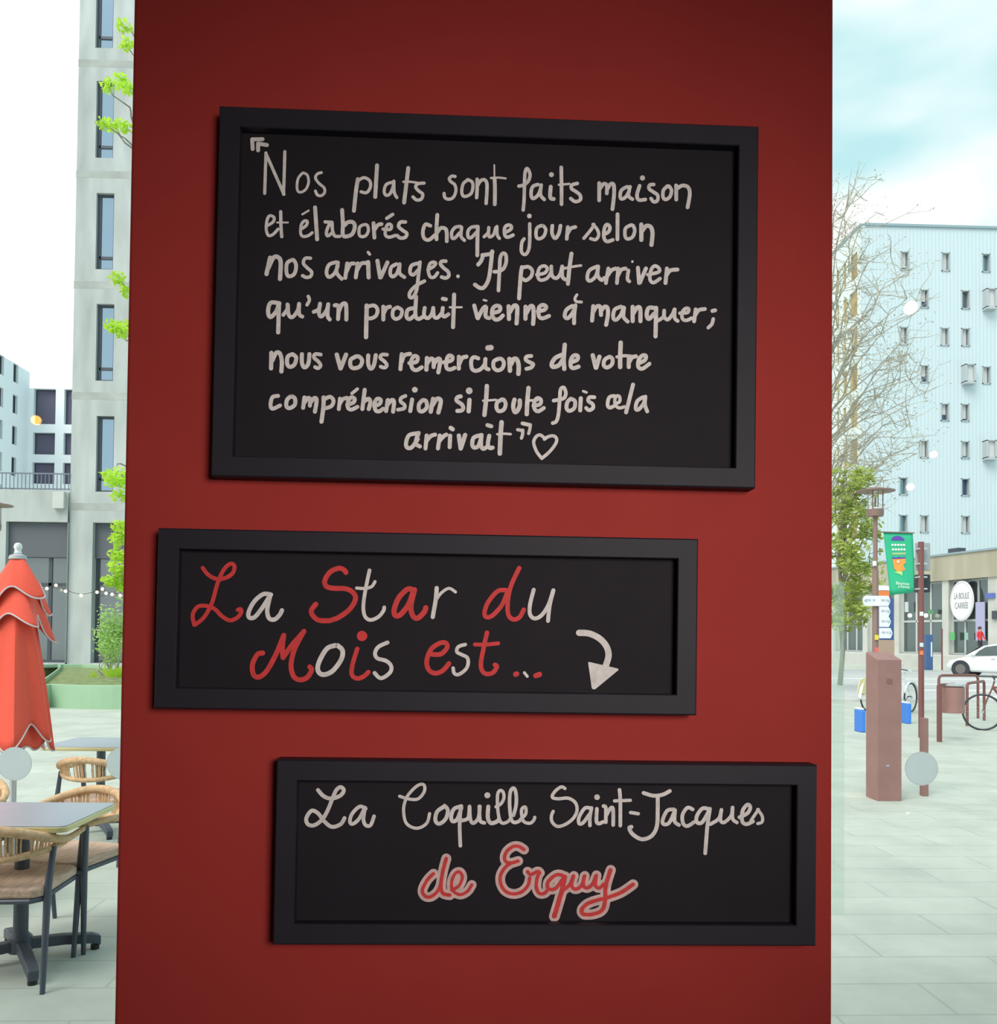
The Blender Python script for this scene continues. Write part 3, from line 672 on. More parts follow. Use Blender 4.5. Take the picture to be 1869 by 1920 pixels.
# low terrace wing in front, left of the tower
LW = 11.0; lx0 = tx0-LW; O2 = V((lx0, TY-0.15, 0)); zt = Z(60, 919)
root = thing('terrace_wing', 'low concrete wing with glazed ground floor under a railed terrace', 'building', (lx0, TY, 0)); rl = (lx0, TY, 0)
s0, s1 = X(12, 1100)-lx0, X(127, 1100)-lx0; zg = Z(70, 979)
hol = [(s0, 0.25, s1, zg), (s0-4.2, 0.25, s0-0.9, zg)]
mb = MB(); facade(mb, O2, U, LW-0.02, zt, hol, 0.5, N); mb.box((lx0+LW/2-0.01, TY+4.5, zt/2), (LW-0.02, 8, zt)); mb.build('wall', m_conc, root, rl)
for h in hol:
    sw = pane_box(root, O2, U, N, h, 0.45, m_wframe, m_pane_d, 0.12, bars=[((h[0]+h[2])/2+0.4, 0.25, (h[0]+h[2])/2+0.56, zg-1.6), (h[0], zg-2.95, h[2], zg-2.8)], name='shop_window', loc=rl)
    mbj = MB(); oriented(mbj, O2, U, N, h[0]+0.03, zg-1.62, h[2]-0.03, zg-0.02, 0.25, 0.4); mbj.build('blind_box', m_shade, sw, rl)
mbj = MB(); oriented(mbj, O2, U, N, LW-0.62, Z(119, 955), LW-0.12, Z(119, 924), -0.25, 0.02); mbj.build('rain_spout', m_conc2, root, rl)
rr = thing('terrace_railing', 'thin dark bar railing along the top of the concrete terrace', 'railing', (lx0, TY-0.05, zt))
zr = Z(60, 888)
m_rail = mat('railing_steel', (0.16, 0.19, 0.24), 0.5)
MB().box((lx0+LW/2, TY-0.05, zr), (LW, 0.05, 0.06)).box((lx0+LW/2, TY-0.05, zt+0.06), (LW, 0.05, 0.05)).build('rail', m_rail, rr, (lx0, TY-0.05, zt))
nb = 62
for i in range(nb):
    x = lx0+0.05+(LW-0.1)*i/(nb-1)
    if X(0, 900)-0.4 < x: MB().box((x, TY-0.05, (zr+zt)/2), (0.03, 0.03, zr-zt)).build('baluster', m_rail, rr, (lx0, TY-0.05, zt))

# string of warm bulbs in front of the shop windows
m_bulb = mat('warm_bulb', (1, 0.9, 0.6), 0.4, emit=((1.0, 0.86, 0.55), 3.0)); m_cable = mat('black_cable', (0.02, 0.02, 0.02), 0.6)
bp = [(88, 1101), (105, 1095), (123, 1106), (152, 1114), (182, 1108), (192, 1102), (199, 1110), (210, 1112), (225, 1114), (240, 1114)]
pts = [at_y(p[0], p[1], TY-0.45) for p in bp]
rr = thing('string_light', 'string of small warm bulbs before the shop windows under the tower', 'string light', pts[0])
MB().tube(crv([at_y(76, 1096, TY-0.2)]+pts+[at_y(262, 1108, TY)], 4), 0.012, 5).build('cable', m_cable, rr, pts[0])
for p in pts: MB().sphere(p-V((0, 0, 0.06)), 0.07, 8).build('bulb', m_bulb, rr, pts[0], smooth=True)

# white housing far left: a wing running away and a gallery front
WD = 85.0; pw = dep(60, 1180, WD); WY = pw.y; xw = at_y(58, 900, WY).x; zw = at_y(60, 728, WY).z
root = thing('white_housing', 'white apartment block with square openings beyond the terrace railing', 'building', (xw, WY, 0)); rl = (xw, WY, 0)
Xw = lambda px: at_y(px, 820, WY).x-xw+1.5
Zw = lambda py: at_y(80, py, WY).z
Of = V((xw-1.5, WY, 0)); hol = []
for y0, y1 in ((795, 729), (852, 811), (907, 867)):
    for x0, x1 in ((62, 103), (119, 150)): hol.append((Xw(x0), Zw(y0), Xw(x1), Zw(y1)))
mb = MB(); facade(mb, Of, U, 13.5, zw, hol, 0.6, N); mb.box((xw+6, WY+5.3, zw/2), (12, 8, zw)); mb.build('wall', m_whitewall, root, rl)
for h in hol:
    pane_box(root, Of, U, N, h, 0.45, m_wframe, mat('dark_gallery', (0.11, 0.10, 0.16), 0.6), 0.1, name='gallery_opening', loc=rl)
Os = V((xw-0.3, WY-14, 0)); Us = V((0, 1, 0)); Ns = V((-1, 0, 0)); hol = []
ys = lambda px: (lambda d: (EYE+d*((xw-0.3-EYE.x)/d.x)).y-(WY-14))(ray(px, 800))
for r in range(6):
    z0 = Zw(795)-2.85*(r-1)+0.3
    for px0, px1 in ((-6, 5), (23, 32)): hol.append((ys(px0), z0, ys(px1), z0+1.7))
mb = MB(); facade(mb, Os, Us, 14, zw+0.3, hol, 0.35, Ns); mb.box((xw-4.7, WY-7, (zw+0.3)/2), (8, 14, zw+0.3)); mb.build('side_wing', m_whitewall, root, rl)
for h in hol: pane_box(root, Os, Us, Ns, h, 0.28, m_wframe, m_pane_d, 0.08, loc=rl)

# ------------------------------------------------------------------ planter
m_plant = mat('pale_green_concrete', (0.33, 0.50, 0.33), 0.8, noise=(1.5, 0.06, (1, 1, 1)))
m_soil = mat('planted_earth', (0.20, 0.25, 0.10), 0.95, noise=(6, 0.4, (1, 1, 1)))
fz = 0.50
fr = [gnd(px, py) for px, py in ((72, 1322), (95, 1326), (150, 1329), (232, 1330), (330, 1328))]
bk = [gnd(330, 1256), gnd(225, 1256), gnd(150, 1263), gnd(118, 1272)]
bk = [V((p.x, min(p.y, 33), 0)) for p in bk]
outl = [V((p.x, p.y)) for p in crv([V((p.x, p.y, 0)) for p in fr+bk], 4, True)]
cen = sum((V((p.x, p.y, 0)) for p in outl), V((0, 0, 0)))/len(outl)
mb = MB(); k = len(outl); inn = [V((p.x, p.y, 0)).lerp(cen, 0.06) for p in outl]
vs = [V((p.x, p.y, 0)) for p in outl]+[V((p.x, p.y, fz)) for p in outl]+[V((p.x, p.y, fz)) for p in inn]+[V((p.x, p.y, fz-0.12)) for p in inn]
mb.add(vs, [(j*k+i, j*k+(i+1) % k, (j+1)*k+(i+1) % k, (j+1)*k+i) for j in range(3) for i in range(k)])
root = thing('planter', 'low pale green concrete planter edge in the plaza behind the red parasol', 'planter', (cen.x, cen.y, 0)); rl = (cen.x, cen.y, 0)
mb.build('rim_wall', m_plant, root, rl)
MB().prism([V((p.x, p.y, 0.05)) for p in inn], (0, 0, fz-0.16)).build('soil', m_soil, root, rl)

# ------------------------------------------------------------------ plants
def leaf_cloud(mb, c, rad, n, size, r_):
    c = V(c)
    for _ in range(n):
        d = V((r_.gauss(0, 1), r_.gauss(0, 1), r_.gauss(0, 1))); d = d.normalized()*(r_.random()**0.45)
        p = c+V((d.x*rad[0], d.y*rad[1], d.z*rad[2])); a = V((r_.gauss(0, 1), r_.gauss(0, 1), r_.gauss(0, 0.6))).normalized()
        b = a.orthogonal().normalized(); s_ = size*r_.uniform(0.6, 1.3)
        mb.add([p-a*s_, p+b*s_*0.45, p+a*s_, p-b*s_*0.45], [(0, 1, 2, 3)])
def leafmat(name, c, em=0.35):
    m = mat(name, c, 0.6, noise=(0.9, 0.3, (1, 1, 1))); b = m.node_tree.nodes['Principled BSDF']
    n = m.node_tree.nodes; l = m.node_tree.links; t = n.new('ShaderNodeBsdfTranslucent'); mx = n.new('ShaderNodeMixShader'); mx.inputs[0].default_value = em
    t.inputs[0].default_value = (*c, 1); o = n['Material Output']; l.new(b.outputs[0], mx.inputs[1]); l.new(t.outputs[0], mx.inputs[2]); l.new(mx.outputs[0], o.inputs[0]); return m
m_lime = leafmat('fresh_lime_leaf', (0.55, 0.80, 0.08), 0.5)
m_olive = leafmat('spring_olive_leaf', (0.36, 0.44, 0.09), 0.4)
m_bud = leafmat('grey_bud', (0.36, 0.36, 0.26), 0.3)
m_bark = mat('bark', (0.30, 0.27, 0.22), 0.9, noise=(9, 0.3, (1, 1, 0.2)))
m_bark2 = mat('pale_twig_bark', (0.42, 0.40, 0.33), 0.9, noise=(9, 0.2, (1, 1, 0.2)))
def limb(mb, a, b, r0, r1, r_, sag=0.0, k=5, wob=0.05):
    a, b = V(a), V(b); ln = (b-a).length; P = []
    for i in range(k+1):
        t = i/k; j = 0 if i in (0, k) else ln*wob
        P.append(a.lerp(b, t)+V((r_.uniform(-j, j), r_.uniform(-j, j), r_.uniform(-j, j)+sag*math.sin(PI*t))))
    mb.tube(crv(P, 2), [r0+(r1-r0)*i/(2*k) for i in range(2*k+1)], 5); return P
def tree(name, label, base, top, tips, leaf_m, bark_m, trunk_r, leaves, lsize, clump, seed, twigs=0, group=None, rise=0.78, low=0.25, thick=0.34):
    """trunk from base to top, one limb per tip with a clump of leaves around its end"""
    r_ = random.Random(seed); root = thing(name, label, 'tree', base, group=group); base = V(base); top = V(top)
    t = MB(); limb(t, base, top, trunk_r, trunk_r*0.35, r_, k=6, wob=0.012); t.build('trunk', bark_m, root, base, smooth=True)
    br = MB(); lf = MB()
    for tip in tips:
        tip = V(tip); zs = min(base.z+(top.z-base.z)*0.97, max(base.z+(top.z-base.z)*low, base.z+(tip.z-base.z)*rise)); s_ = base.lerp(top, (zs-base.z)/(top.z-base.z))
        P = limb(br, s_, tip, trunk_r*thick, 0.012, r_, sag=0.1*(tip-s_).length)
        for q in range(twigs):
            p = P[r_.randint(2, len(P)-1)]; e = p+V((r_.gauss(0, 1), r_.gauss(0, 1), r_.gauss(0.4, 0.8)))*clump[0]*0.75
            Q = limb(br, p, e, 0.02, 0.006, r_, k=3)
            for q2 in range(2):
                p2 = Q[r_.randint(1, 3)]; e2 = p2+V((r_.gauss(0, 1), r_.gauss(0, 1), r_.gauss(0.2, 0.7)))*clump[0]*0.4
                limb(br, p2, e2, 0.012, 0.004, r_, k=2)
                if twigs: leaf_cloud(lf, e2, (clump[0]*0.25,)*3, max(2, leaves//6), lsize, r_)
        leaf_cloud(lf, tip, clump, leaves, lsize, r_)
    br.build('branches', bark_m, root, base, smooth=True); lf.build('foliage', leaf_m, root, base); return root
td = 24.0
tb = gnd(268, 1290); tb = V((tb.x, tb.y, 0.35))
tips = [dep(px, py, d) for px, py, d in ((234, 50, 24), (238, 85, 23.5), (205, 162, 23), (226, 150, 24), (240, 165, 24), (196, 234, 23), (215, 236, 23.4), (232, 238, 24), (222, 521, 23), (238, 545, 23.5),
        (213, 612, 23), (226, 622, 23), (236, 612, 23.5), (206, 893, 22.6), (215, 905, 23), (222, 888, 23), (230, 905, 23), (225, 930, 23), (224, 985, 23), (222, 1012, 23), (231, 1002, 23), (218, 1040, 23),
        (228, 1045, 23), (216, 1064, 22.6), (228, 1072, 23), (208, 1088, 22.8), (226, 1092, 23), (234, 1100, 23))]
tree('young_tree', 'slim tree with fresh lime green leaves hanging before the concrete tower', tb, dep(285, -150, 24.5), tips, m_lime, m_bark, 0.10, 75, 0.075, (0.24, 0.24, 0.17), 3, rise=0.97, low=0.1)
# shrub at the shop window and tufts in the planter
r_ = random.Random(5); sb = gnd(212, 1285); sb = V((sb.x, sb.y, 0.34))
root = thing('shrub', 'feathery pale green shrub growing in the planter by the tower shop window', 'shrub', sb)
st = MB(); lf = MB()
for i in range(16):
    tip = dep(r_.uniform(188, 236), r_.uniform(1130, 1235), 22.5); limb(st, sb+V((r_.uniform(-.1, .1), r_.uniform(-.1, .1), 0)), tip, 0.014, 0.005, r_, k=3)
    leaf_cloud(lf, tip, (0.22, 0.22, 0.30), 60, 0.055, r_); leaf_cloud(lf, tip.lerp(sb, 0.35), (0.16, 0.16, 0.25), 30, 0.05, r_)
st.build('stems', m_bark2, root, sb); lf.build('foliage', leafmat('soft_green_leaf', (0.42, 0.62, 0.20), 0.45), root, sb)
for i, (px, lab) in enumerate(((213, 'leafy green ground plant growing in the planter below the shrub'), (175, 'small green weed tuft alone near the left end of the planter'))):
    b_ = gnd(px, 1295); b_ = V((b_.x, b_.y, 0.34)); root = thing('ground_plant', lab, 'plant', b_); lf = MB()
    for q in range(26 if i == 0 else 8):
        e = b_+V((r_.uniform(-.35, .35)*(1 if i == 0 else .4), r_.uniform(-.2, .2), r_.uniform(0.15, 0.42)*(1 if i == 0 else .6))); a_ = V((r_.uniform(-.1, .1), 0.02, 0))
        s_ = b_+V(((e-b_).x*0.5, (e-b_).y*0.5, 0)); sd = V((0.035, 0.01, 0)); mid = s_.lerp(e, 0.6)
        lf.add([s_-sd*0.3, s_+sd*0.3, mid+sd, e, mid-sd], [(0, 1, 2, 3, 4)])
    lf.build('foliage', m_lime, root, b_)

# ------------------------------------------------------------------ red parasol
UDp = 6.5; um = dep(28, 1300, UDp); ub = V((um.x, um.y, 0))
zU = lambda py: dep(28, py, UDp).z
root = thing('parasol', 'closed red parasol with pale piping standing on the left of the plaza', 'parasol', ub)
m_cloth = mat('coral_red_canvas', (0.86, 0.10, 0.058), 0.75, noise=(60, 0.05, (1, 1, 1))); m_pipe = mat('grey_piping', (0.62, 0.55, 0.55), 0.7)
m_alu = mat('light_aluminium', (0.62, 0.64, 0.66), 0.35, metal=0.6); m_plast = mat('white_plastic', (0.85, 0.86, 0.88), 0.4)
MB().tube([ub+V((0, 0, 0.05)), ub+V((0, 0, zU(1045)))], 0.024, 14).build('pole', m_alu, root, ub, smooth=True)
MB().box(ub+V((0, 0, 0.035)), (0.55, 0.55, 0.07)).build('base', mat('parasol_base', (0.22, 0.22, 0.23), 0.7), root, ub, bevel=0.01)
def drape(zt_, zb_, r0, r1, nf, amp, ph, hem, name, pipe=True, col=None):
    n = 96; rows = 14; mb = MB(); vs = []
    for j in range(rows+1):
        t = j/rows
        for i in range(n):
            a = 2*PI*i/n; f = abs(math.cos(nf*a/2+ph)); fold = (1-f)**0.8*amp*1.5*t*(0.7+0.3*math.cos(3*a+ph))
            r = r0+(r1-r0)*t**0.8+fold-amp*t*0.4; tw = 0.25*t*math.sin(2*a+ph)
            z = zt_+(zb_-zt_)*t+hem*t*t*math.cos(nf*a+ph+PI)*0.5+hem*0.4*t*math.sin(a*2+ph)
            vs.append(ub+V((r*math.cos(a+tw), r*math.sin(a+tw), z)))
    mb.add(vs, [(j*n+i, j*n+(i+1) % n, (j+1)*n+(i+1) % n, (j+1)*n+i) for j in range(rows) for i in range(n)])
    o = mb.build(name, col or m_cloth, root, ub, smooth=True)
    so = o.modifiers.new('thickness', 'SOLIDIFY'); so.thickness = 0.003
    if pipe: MB().tube(vs[-n:], 0.006, 6, closed=True).build('piping', m_pipe, o, ub, smooth=True)
drape(zU(1043), zU(1118), 0.035, 0.17, 4, 0.075, 2.6, 0.15, 'upper_flap')
drape(zU(1090), zU(1172), 0.08, 0.185, 4, 0.08, 3.3, 0.14, 'middle_flap')
drape(zU(1120), zU(1385), 0.09, 0.23, 7, 0.075, 2.6, 0.14, 'canopy')
drape(zU(1180), zU(1400), 0.07, 0.17, 6, 0.05, 0.6, 0.06, 'inner_fold')
MB().lathe([(0.005, 0.0), (0.055, -0.02), (0.062, -0.045), (0.05, -0.05), (0.01, -0.045)][::-1], ub+V((0, 0, zU(1036))), 18).build('cap', mat('grey_cap', (0.45, 0.46, 0.48), 0.6), root, ub, smooth=True)
zf = zU(1038); MB().lathe([(0.018, 0), (0.026, 0.012), (0.02, 0.03), (0.024, 0.04), (0.029, 0.055), (0.022, 0.078), (0.005, 0.085)], ub+V((0, 0, zf-0.005)), 16).build('finial', m_plast, root, ub, smooth=True)

# ------------------------------------------------------------------ terrace tables and woven chairs
m_rope = mat('tan_woven_rope', (0.64, 0.42, 0.24), 0.8, noise=(40, 0.22, (1, 1, 1)), bump=None)
m_seat = mat('woven_seat', (0.56, 0.39, 0.30), 0.85, noise=(70, 0.22, (1, 0.15, 1)))
m_leg = mat('graphite_aluminium', (0.085, 0.10, 0.13), 0.45, metal=0.2)
m_top = mat('blue_grey_table_top', (0.36, 0.41, 0.47), 0.35, noise=(4, 0.05, (1, 1, 1))); m_edge = mat('brass_table_edge', (0.62, 0.55, 0.28), 0.4, metal=0.3)
def chair(label, loc, rz, group):
    root = thing('terrace_chair', label, 'chair', loc, rz, group)      # faces local +y
    hw, zs = 0.275, 0.45
    # seat: rounded slab of woven rope
    sp = [(-0.24, -0.20), (-0.20, -0.24), (0.20, -0.24), (0.24, -0.20), (0.25, 0.19), (0.21, 0.23), (-0.21, 0.23), (-0.25, 0.19)]
    MB().prism([V((x, y, zs-0.028)) for x, y in sp], (0, 0, 0.045)).build('seat', m_seat, root, bevel=0.012)
    MB().tube([V((x*0.96, y*0.96, zs-0.04)) for x, y in sp], 0.013, 8, closed=True).build('seat_frame', m_leg, root, smooth=True)
    U_ = lambda k, r, back, zf_, zb: [V((hw*math.sin(a)*r, -0.02-(back)*math.cos(a) if abs(a) < PI/2 else -0.02+0.0, 0)) for a in [PI*(-0.5+i/k) for i in range(k+1)]]
    def rail(wid, yb, front, z_end, z_back, power=1.6):
        P = []
        P.append(V((-wid*0.97, front, z_end)))
        for i in range(17):
            a = PI*(i/16); P.append(V((-wid*math.cos(a), -0.03-yb*math.sin(a), z_end+(z_back-z_end)*math.sin(a)**power)))
        P.append(V((wid*0.97, front, z_end))); return P
    top = crv(rail(hw+0.01, 0.27, 0.21, 0.655, 0.75), 3); low = crv(rail(hw-0.01, 0.245, -0.02, 0.64, 0.605)[1:-1], 3)
    k = len(top); MB().tube(top, [0.013+0.012*math.sin(PI*i/(k-1))**0.7 for i in range(k)], 10).build('top_rail', m_rope, root, smooth=True)
    MB().tube(low, 0.017, 10).build('lower_rail', m_rope, root, smooth=True)
    st = MB(); n = 58; tp = crv(rail(hw+0.01, 0.27, 0.21, 0.655, 0.75)[1:-1], 6); lp = crv(rail(hw-0.01, 0.245, -0.02, 0.64, 0.605)[1:-1], 6)
    for i in range(3, n-2):
        if i % 9 in (5, 6): continue
        t = i/n*(len(tp)-1); a = tp[int(t)]; b = lp[int(t)]
        th = 0.0062 if i % 9 in (0, 1, 2) else 0.0042
        st.tube([a, a.lerp(b, 0.5)+V((0, -0.004, 0)), b], th, 5)
    st.build('backrest_cords', m_rope, root, smooth=True)
    for sx in (-1, 1):
        MB().tube([V((sx*0.285, 0.20, 0.662)), V((sx*0.275, 0.215, 0.45)), V((sx*0.27, 0.245, 0.0))], [0.017, 0.018, 0.012], 10).build('leg', m_leg, root, smooth=True)
        MB().tube([V((sx*0.255, -0.13, 0.64)), V((sx*0.25, -0.18, 0.45)), V((sx*0.27, -0.27, 0.0))], [0.014, 0.018, 0.012], 10).build('leg', m_leg, root, smooth=True)
        MB().tube([V((sx*0.27, 0.20, 0.43)), V((sx*0.18, 0.18, 0.42))], 0.010, 8).build('seat_bracket', m_leg, root, smooth=True)
    return root
def table(label, loc, rz, sx, sy, group):
    root = thing('terrace_table', label, 'table', loc, rz, group); h = 0.74
    def rr_(a, b, r, k=5):
        return [V((cx*(a-r)+r*math.cos(t0+PI/2*i/k), cy*(b-r)+r*math.sin(t0+PI/2*i/k), 0)) for cx, cy, t0 in ((1, 1, 0), (-1, 1, PI/2), (-1, -1, PI), (1, -1, 3*PI/2)) for i in range(k+1)]
    MB().prism([p+V((0, 0, h-0.012)) for p in rr_(sx/2-0.006, sy/2-0.006, 0.04)], (0, 0, 0.013)).build('table_top', m_top, root)
    MB().prism([p+V((0, 0, h-0.03)) for p in rr_(sx/2, sy/2, 0.045)], (0, 0, 0.026)).build('table_edge', m_edge, root, bevel=0.004)
    MB().tube([V((0, 0, 0.09)), V((0, 0, h-0.03))], 0.035, 14).build('column', m_leg, root, smooth=True)
    MB().lathe([(0.055, 0.055), (0.055, 0.13), (0.035, 0.15)], (0, 0, 0), 14).build('hub', m_leg, root, smooth=True)
    for a in (35, 125, 215, 305):
        t = math.radians(a); d_ = V((math.cos(t), math.sin(t), 0)); s_ = V((-d_.y, d_.x, 0)); f = MB()
        P = [(0.03, 0.115, 0.028), (0.2, 0.105, 0.028), (0.34, 0.085, 0.026), (0.375, 0.07, 0.024)]
        vs = []
        for r, z, w_ in P: vs += [d_*r+s_*w_+V((0, 0, z)), d_*r-s_*w_+V((0, 0, z)), d_*r-s_*w_+V((0, 0, z-0.05)), d_*r+s_*w_+V((0, 0, z-0.05))]
        f.add(vs, [(i*4+j, i*4+(j+1) % 4, (i+1)*4+(j+1) % 4, (i+1)*4+j) for i in range(3) for j in range(4)]+[(0, 1, 2, 3), (12, 13, 14, 15)])
        leg = f.build('foot', m_leg, root, bevel=0.006)
        MB().lathe([(0.022, 0), (0.022, 0.025)], d_*0.35, 10).build('foot_pad', m_cable, leg)
    return root
g_t = gnd(55, 1768)
T1 = V((dep(44, 1500, 4.55).x, dep(44, 1500, 4.55).y, 0))
table('blue-grey bistro table with brass edge between two woven chairs', T1, math.radians(-1), 0.70, 0.62, 'terrace tables')
chair('woven rope armchair seen from behind, nearest to the window glass', (T1.x+0.01, T1.y-0.15, 0), math.radians(3), 'woven terrace chairs')
chair('woven rope armchair facing us on the far side of the brass-edged table', (T1.x+0.04, T1.y+0.38, 0), math.radians(180-16), 'woven terrace chairs')
cc = dep(-40, 1480, 5.0); chair('woven rope armchair cut by the left edge of the photo', (cc.x-0.33, cc.y+0.3, 0), math.radians(180-4), 'woven terrace chairs')
c4 = dep(194, 1450, 6.7); chair('woven rope armchair in front of the rearmost table, its back to us', (c4.x, c4.y, 0), math.radians(-8), 'woven terrace chairs')
t4 = dep(190, 1400, 7.55); table('rearmost bistro table partly behind the red pillar', (t4.x, t4.y, 0), math.radians(-2), 0.70, 0.70, 'terrace tables')

# ------------------------------------------------------------------ glass safety dots
m_dot = frosted('frosted_sticker', (0.95, 0.99, 1.0), 0.12)
for px, py, r, lab in ((28, 1432, 32, 'round frosted dot on the left window glass over the parasol foot'), (231, 1431, 31, 'round frosted dot on the left window glass half hidden by the red pillar'),
                       (1727, 1441, 31, 'round frosted dot on the right window glass over the brown bollard')):
    p = at_y(px, py, GY-0.006); e = at_y(px+r, py, GY-0.006); R = (e-p).length
    mb = MB().lathe([(R, 0), (R, 0.0012)], (0, 0, 0), 40, M=Matrix.Rotation(PI/2, 3, 'X')); mb.v = [q+p for q in mb.v]
    tag(mb.build('glass_dot', m_dot, None, p), lab, 'window sticker', 'safety dots on the window glass')
pa, pb_ = at_y(1561, 1090, GY-0.007), at_y(1582, 1715, GY-0.007)  # added translucent strip, imitates the greenish optical blur along the glass edge
tag(MB().box(((pa+pb_)/2), (pb_.x-pa.x, 0.0015, pa.z-pb_.z)).build('edge_blur_strip', frosted('green_edge_blur', (0.75, 0.98, 0.82), 0.78), None, (pa+pb_)/2), 'narrow pale green strip added for the optical blur on the right window beside the red pillar', 'window sticker')
# ------------------------------------------------------------------ white building on the right
BD = 75.0; pb = dep(1624, 1190, BD); BY = pb.y; bx = at_y(1624, 600, BY).x; bz = at_y(1700, 425, BY).z
def cladding(name, col, scale, strength):
    m = mat(name, col, 0.6); n = m.node_tree.nodes; l = m.node_tree.links; t = n.new('ShaderNodeTexCoord'); wv = n.new('ShaderNodeTexWave')
    wv.bands_direction = 'X'; wv.inputs['Scale'].default_value = scale; wv.inputs['Distortion'].default_value = 0
    l.new(t.outputs['Object'], wv.inputs['Vector']); bn = n.new('ShaderNodeBump'); bn.inputs['Strength'].default_value = strength; bn.inputs['Distance'].default_value = 0.05
    l.new(wv.outputs['Fac'], bn.inputs['Height']); l.new(bn.outputs[0], n['Principled BSDF'].inputs['Normal']); return m
m_clad = cladding('white_corrugated_cladding', (0.565, 0.67, 0.715), 1.0, 0.35)
m_cladg = mat('pale_green_white_cladding', (0.70, 0.80, 0.78), 0.7)
m_coping = mat('zinc_coping', (0.28, 0.38, 0.42), 0.5)
m_gold = mat('ochre_shutter', (0.42, 0.31, 0.12), 0.6, noise=(0.8, 0.4, (1, 1, 1)))
m_navy = glassy('navy_pane', (0.28, 0.38, 0.60), 0.30)
m_teal = glassy('teal_pane', (0.45, 0.66, 0.72), 0.5)
m_blind = mat('grey_white_blind', (0.60, 0.62, 0.62), 0.8)
m_rev = mat('window_metal_surround', (0.45, 0.50, 0.52), 0.5)
Ob = V((bx-0.45, BY, 0)); WB = 46.45
root = thing('white_apartments', 'large white corrugated apartment building with scattered small windows', 'building', (bx, BY, 0)); rl = (bx, BY, 0)
Xb = lambda px, py=700: at_y(px, py, BY).x-bx+0.45
Zb = lambda py, px=1740: at_y(px, py, BY).z
rows = [(473, 508, (1688, 1765, 1841), ()), (543, 578, (1725, 1802), (1844,)), (614, 648, (1686, 1763, 1802), ()), (685, 718, (1725, 1841), (1804,)), (756, 789, (1763, 1801), ()),
        (826, 859, (1724, 1801), (1843,)), (896, 929, (1685, 1801), ()), (966, 999, (1685, 1724, 1801), ())]
holes, bays = [], []
r_ = random.Random(12)
for y0, y1, xs, bs in rows:
    for x in xs: holes.append((Xb(x), Zb(y1), Xb(x+15.5), Zb(y0)))
    for x in bs: bays.append((Xb(x), Zb(y1), Xb(x+15.5), Zb(y0)))
    for j in range(6):                                    # the front goes on beyond the frame
        if r_.random() < 0.7: holes.append((Xb(1880+j*39), Zb(y1), Xb(1895.5+j*39), Zb(y0)))
mb = MB(); facade(mb, Ob, U, WB, bz, holes, 0.7, N); mb.box((bx+WB/2, BY+15.8, bz/2), (WB, 30, bz-0.05)); mb.build('wall', m_clad, root, rl)
MB().box((bx+WB/2, BY+0.1, bz+0.08), (WB+0.2, 0.5, 0.2)).build('coping', m_coping, root, rl)
def smallwin(O_, U_, N_, h, depth, gl, bl):
    a, b, c, d = h; fr = 0.07; mb = MB()
    for r in ((a, b, a+fr, d), (c-fr, b, c, d), (a, b, c, b+fr), (a, d-fr, c, d)): oriented(mb, O_, U_, N_, *r, -0.08, depth)
    w_ = mb.build('window', m_rev, root, rl)
    g = MB(); oriented(g, O_, U_, N_, a+fr, b+fr, c-fr, d-fr, depth-0.1, depth-0.05); g.build('pane', gl, w_, rl)
    if bl > 0:
        g = MB(); oriented(g, O_, U_, N_, a+fr, d-fr-(d-b-2*fr)*bl, c-fr-0.1, d-fr, depth-0.2, depth-0.14); g.build('blind', m_blind, w_, rl)
for i, h in enumerate(holes):
    smallwin(Ob, U, N, h, 0.4, (m_navy, m_navy, m_teal, m_pane_d)[r_.randint(0, 3)], (0, 0.62, 0.85, 0.97, 0.97)[r_.randint(0, 4)])
for a, b, c, d in bays:                                    # projecting box windows
    mb = MB(); fr = 0.07
    for r in ((a-0.1, b, a+fr, d), (c-fr, b, c+0.1, d), (a-0.1, b-0.15, c+0.1, b+fr), (a-0.1, d-fr, c+0.1, d)): oriented(mb, Ob, U, N, *r, -0.65, 0.02)
    w_ = mb.build('bay_window', m_rev, root, rl)
    g = MB(); oriented(g, Ob, U, N, a, b, c, d, -0.45, -0.4); g.build('pane', m_blind, w_, rl)
# side face running away from us, with tall ochre shutters
Oz = V((bx-0.45, BY+30, 0)); Uz = V((0, -1, 0)); Nz = V((1, 0, 0)); hs = []
def sy(px, py):
    d = ray(px, py); return BY+30-(EYE+d*((bx-0.45-EYE.x)/d.x)).y
for row in range(9):
    py = 505+70*row; off = 0 if row % 2 == 0 else 6
    for x0, x1 in ((1594-off*0.3, 1607), (1580, 1586+off*0.3), (1568, 1573)):
        u0, u1 = sy(x0, py), sy(x1, py); zc = Zb(508+70.4*row)
        if 0 < u0 < u1 < 30: hs.append((u0, zc-0.35, u1, zc+1.85))
mb = MB(); facade(mb, Oz, Uz, 30, bz, hs, 0.3, Nz); mb.build('side_wall', m_cladg, root, rl)
MB().box((bx-0.2, BY+15, bz+0.08), (0.7, 30, 0.2)).build('coping', m_coping, root, rl)
for h in hs:
    g = MB(); oriented(g, Oz, Uz, Nz, *h, 0.12, 0.2); g.build('shutter', m_gold, root, rl)

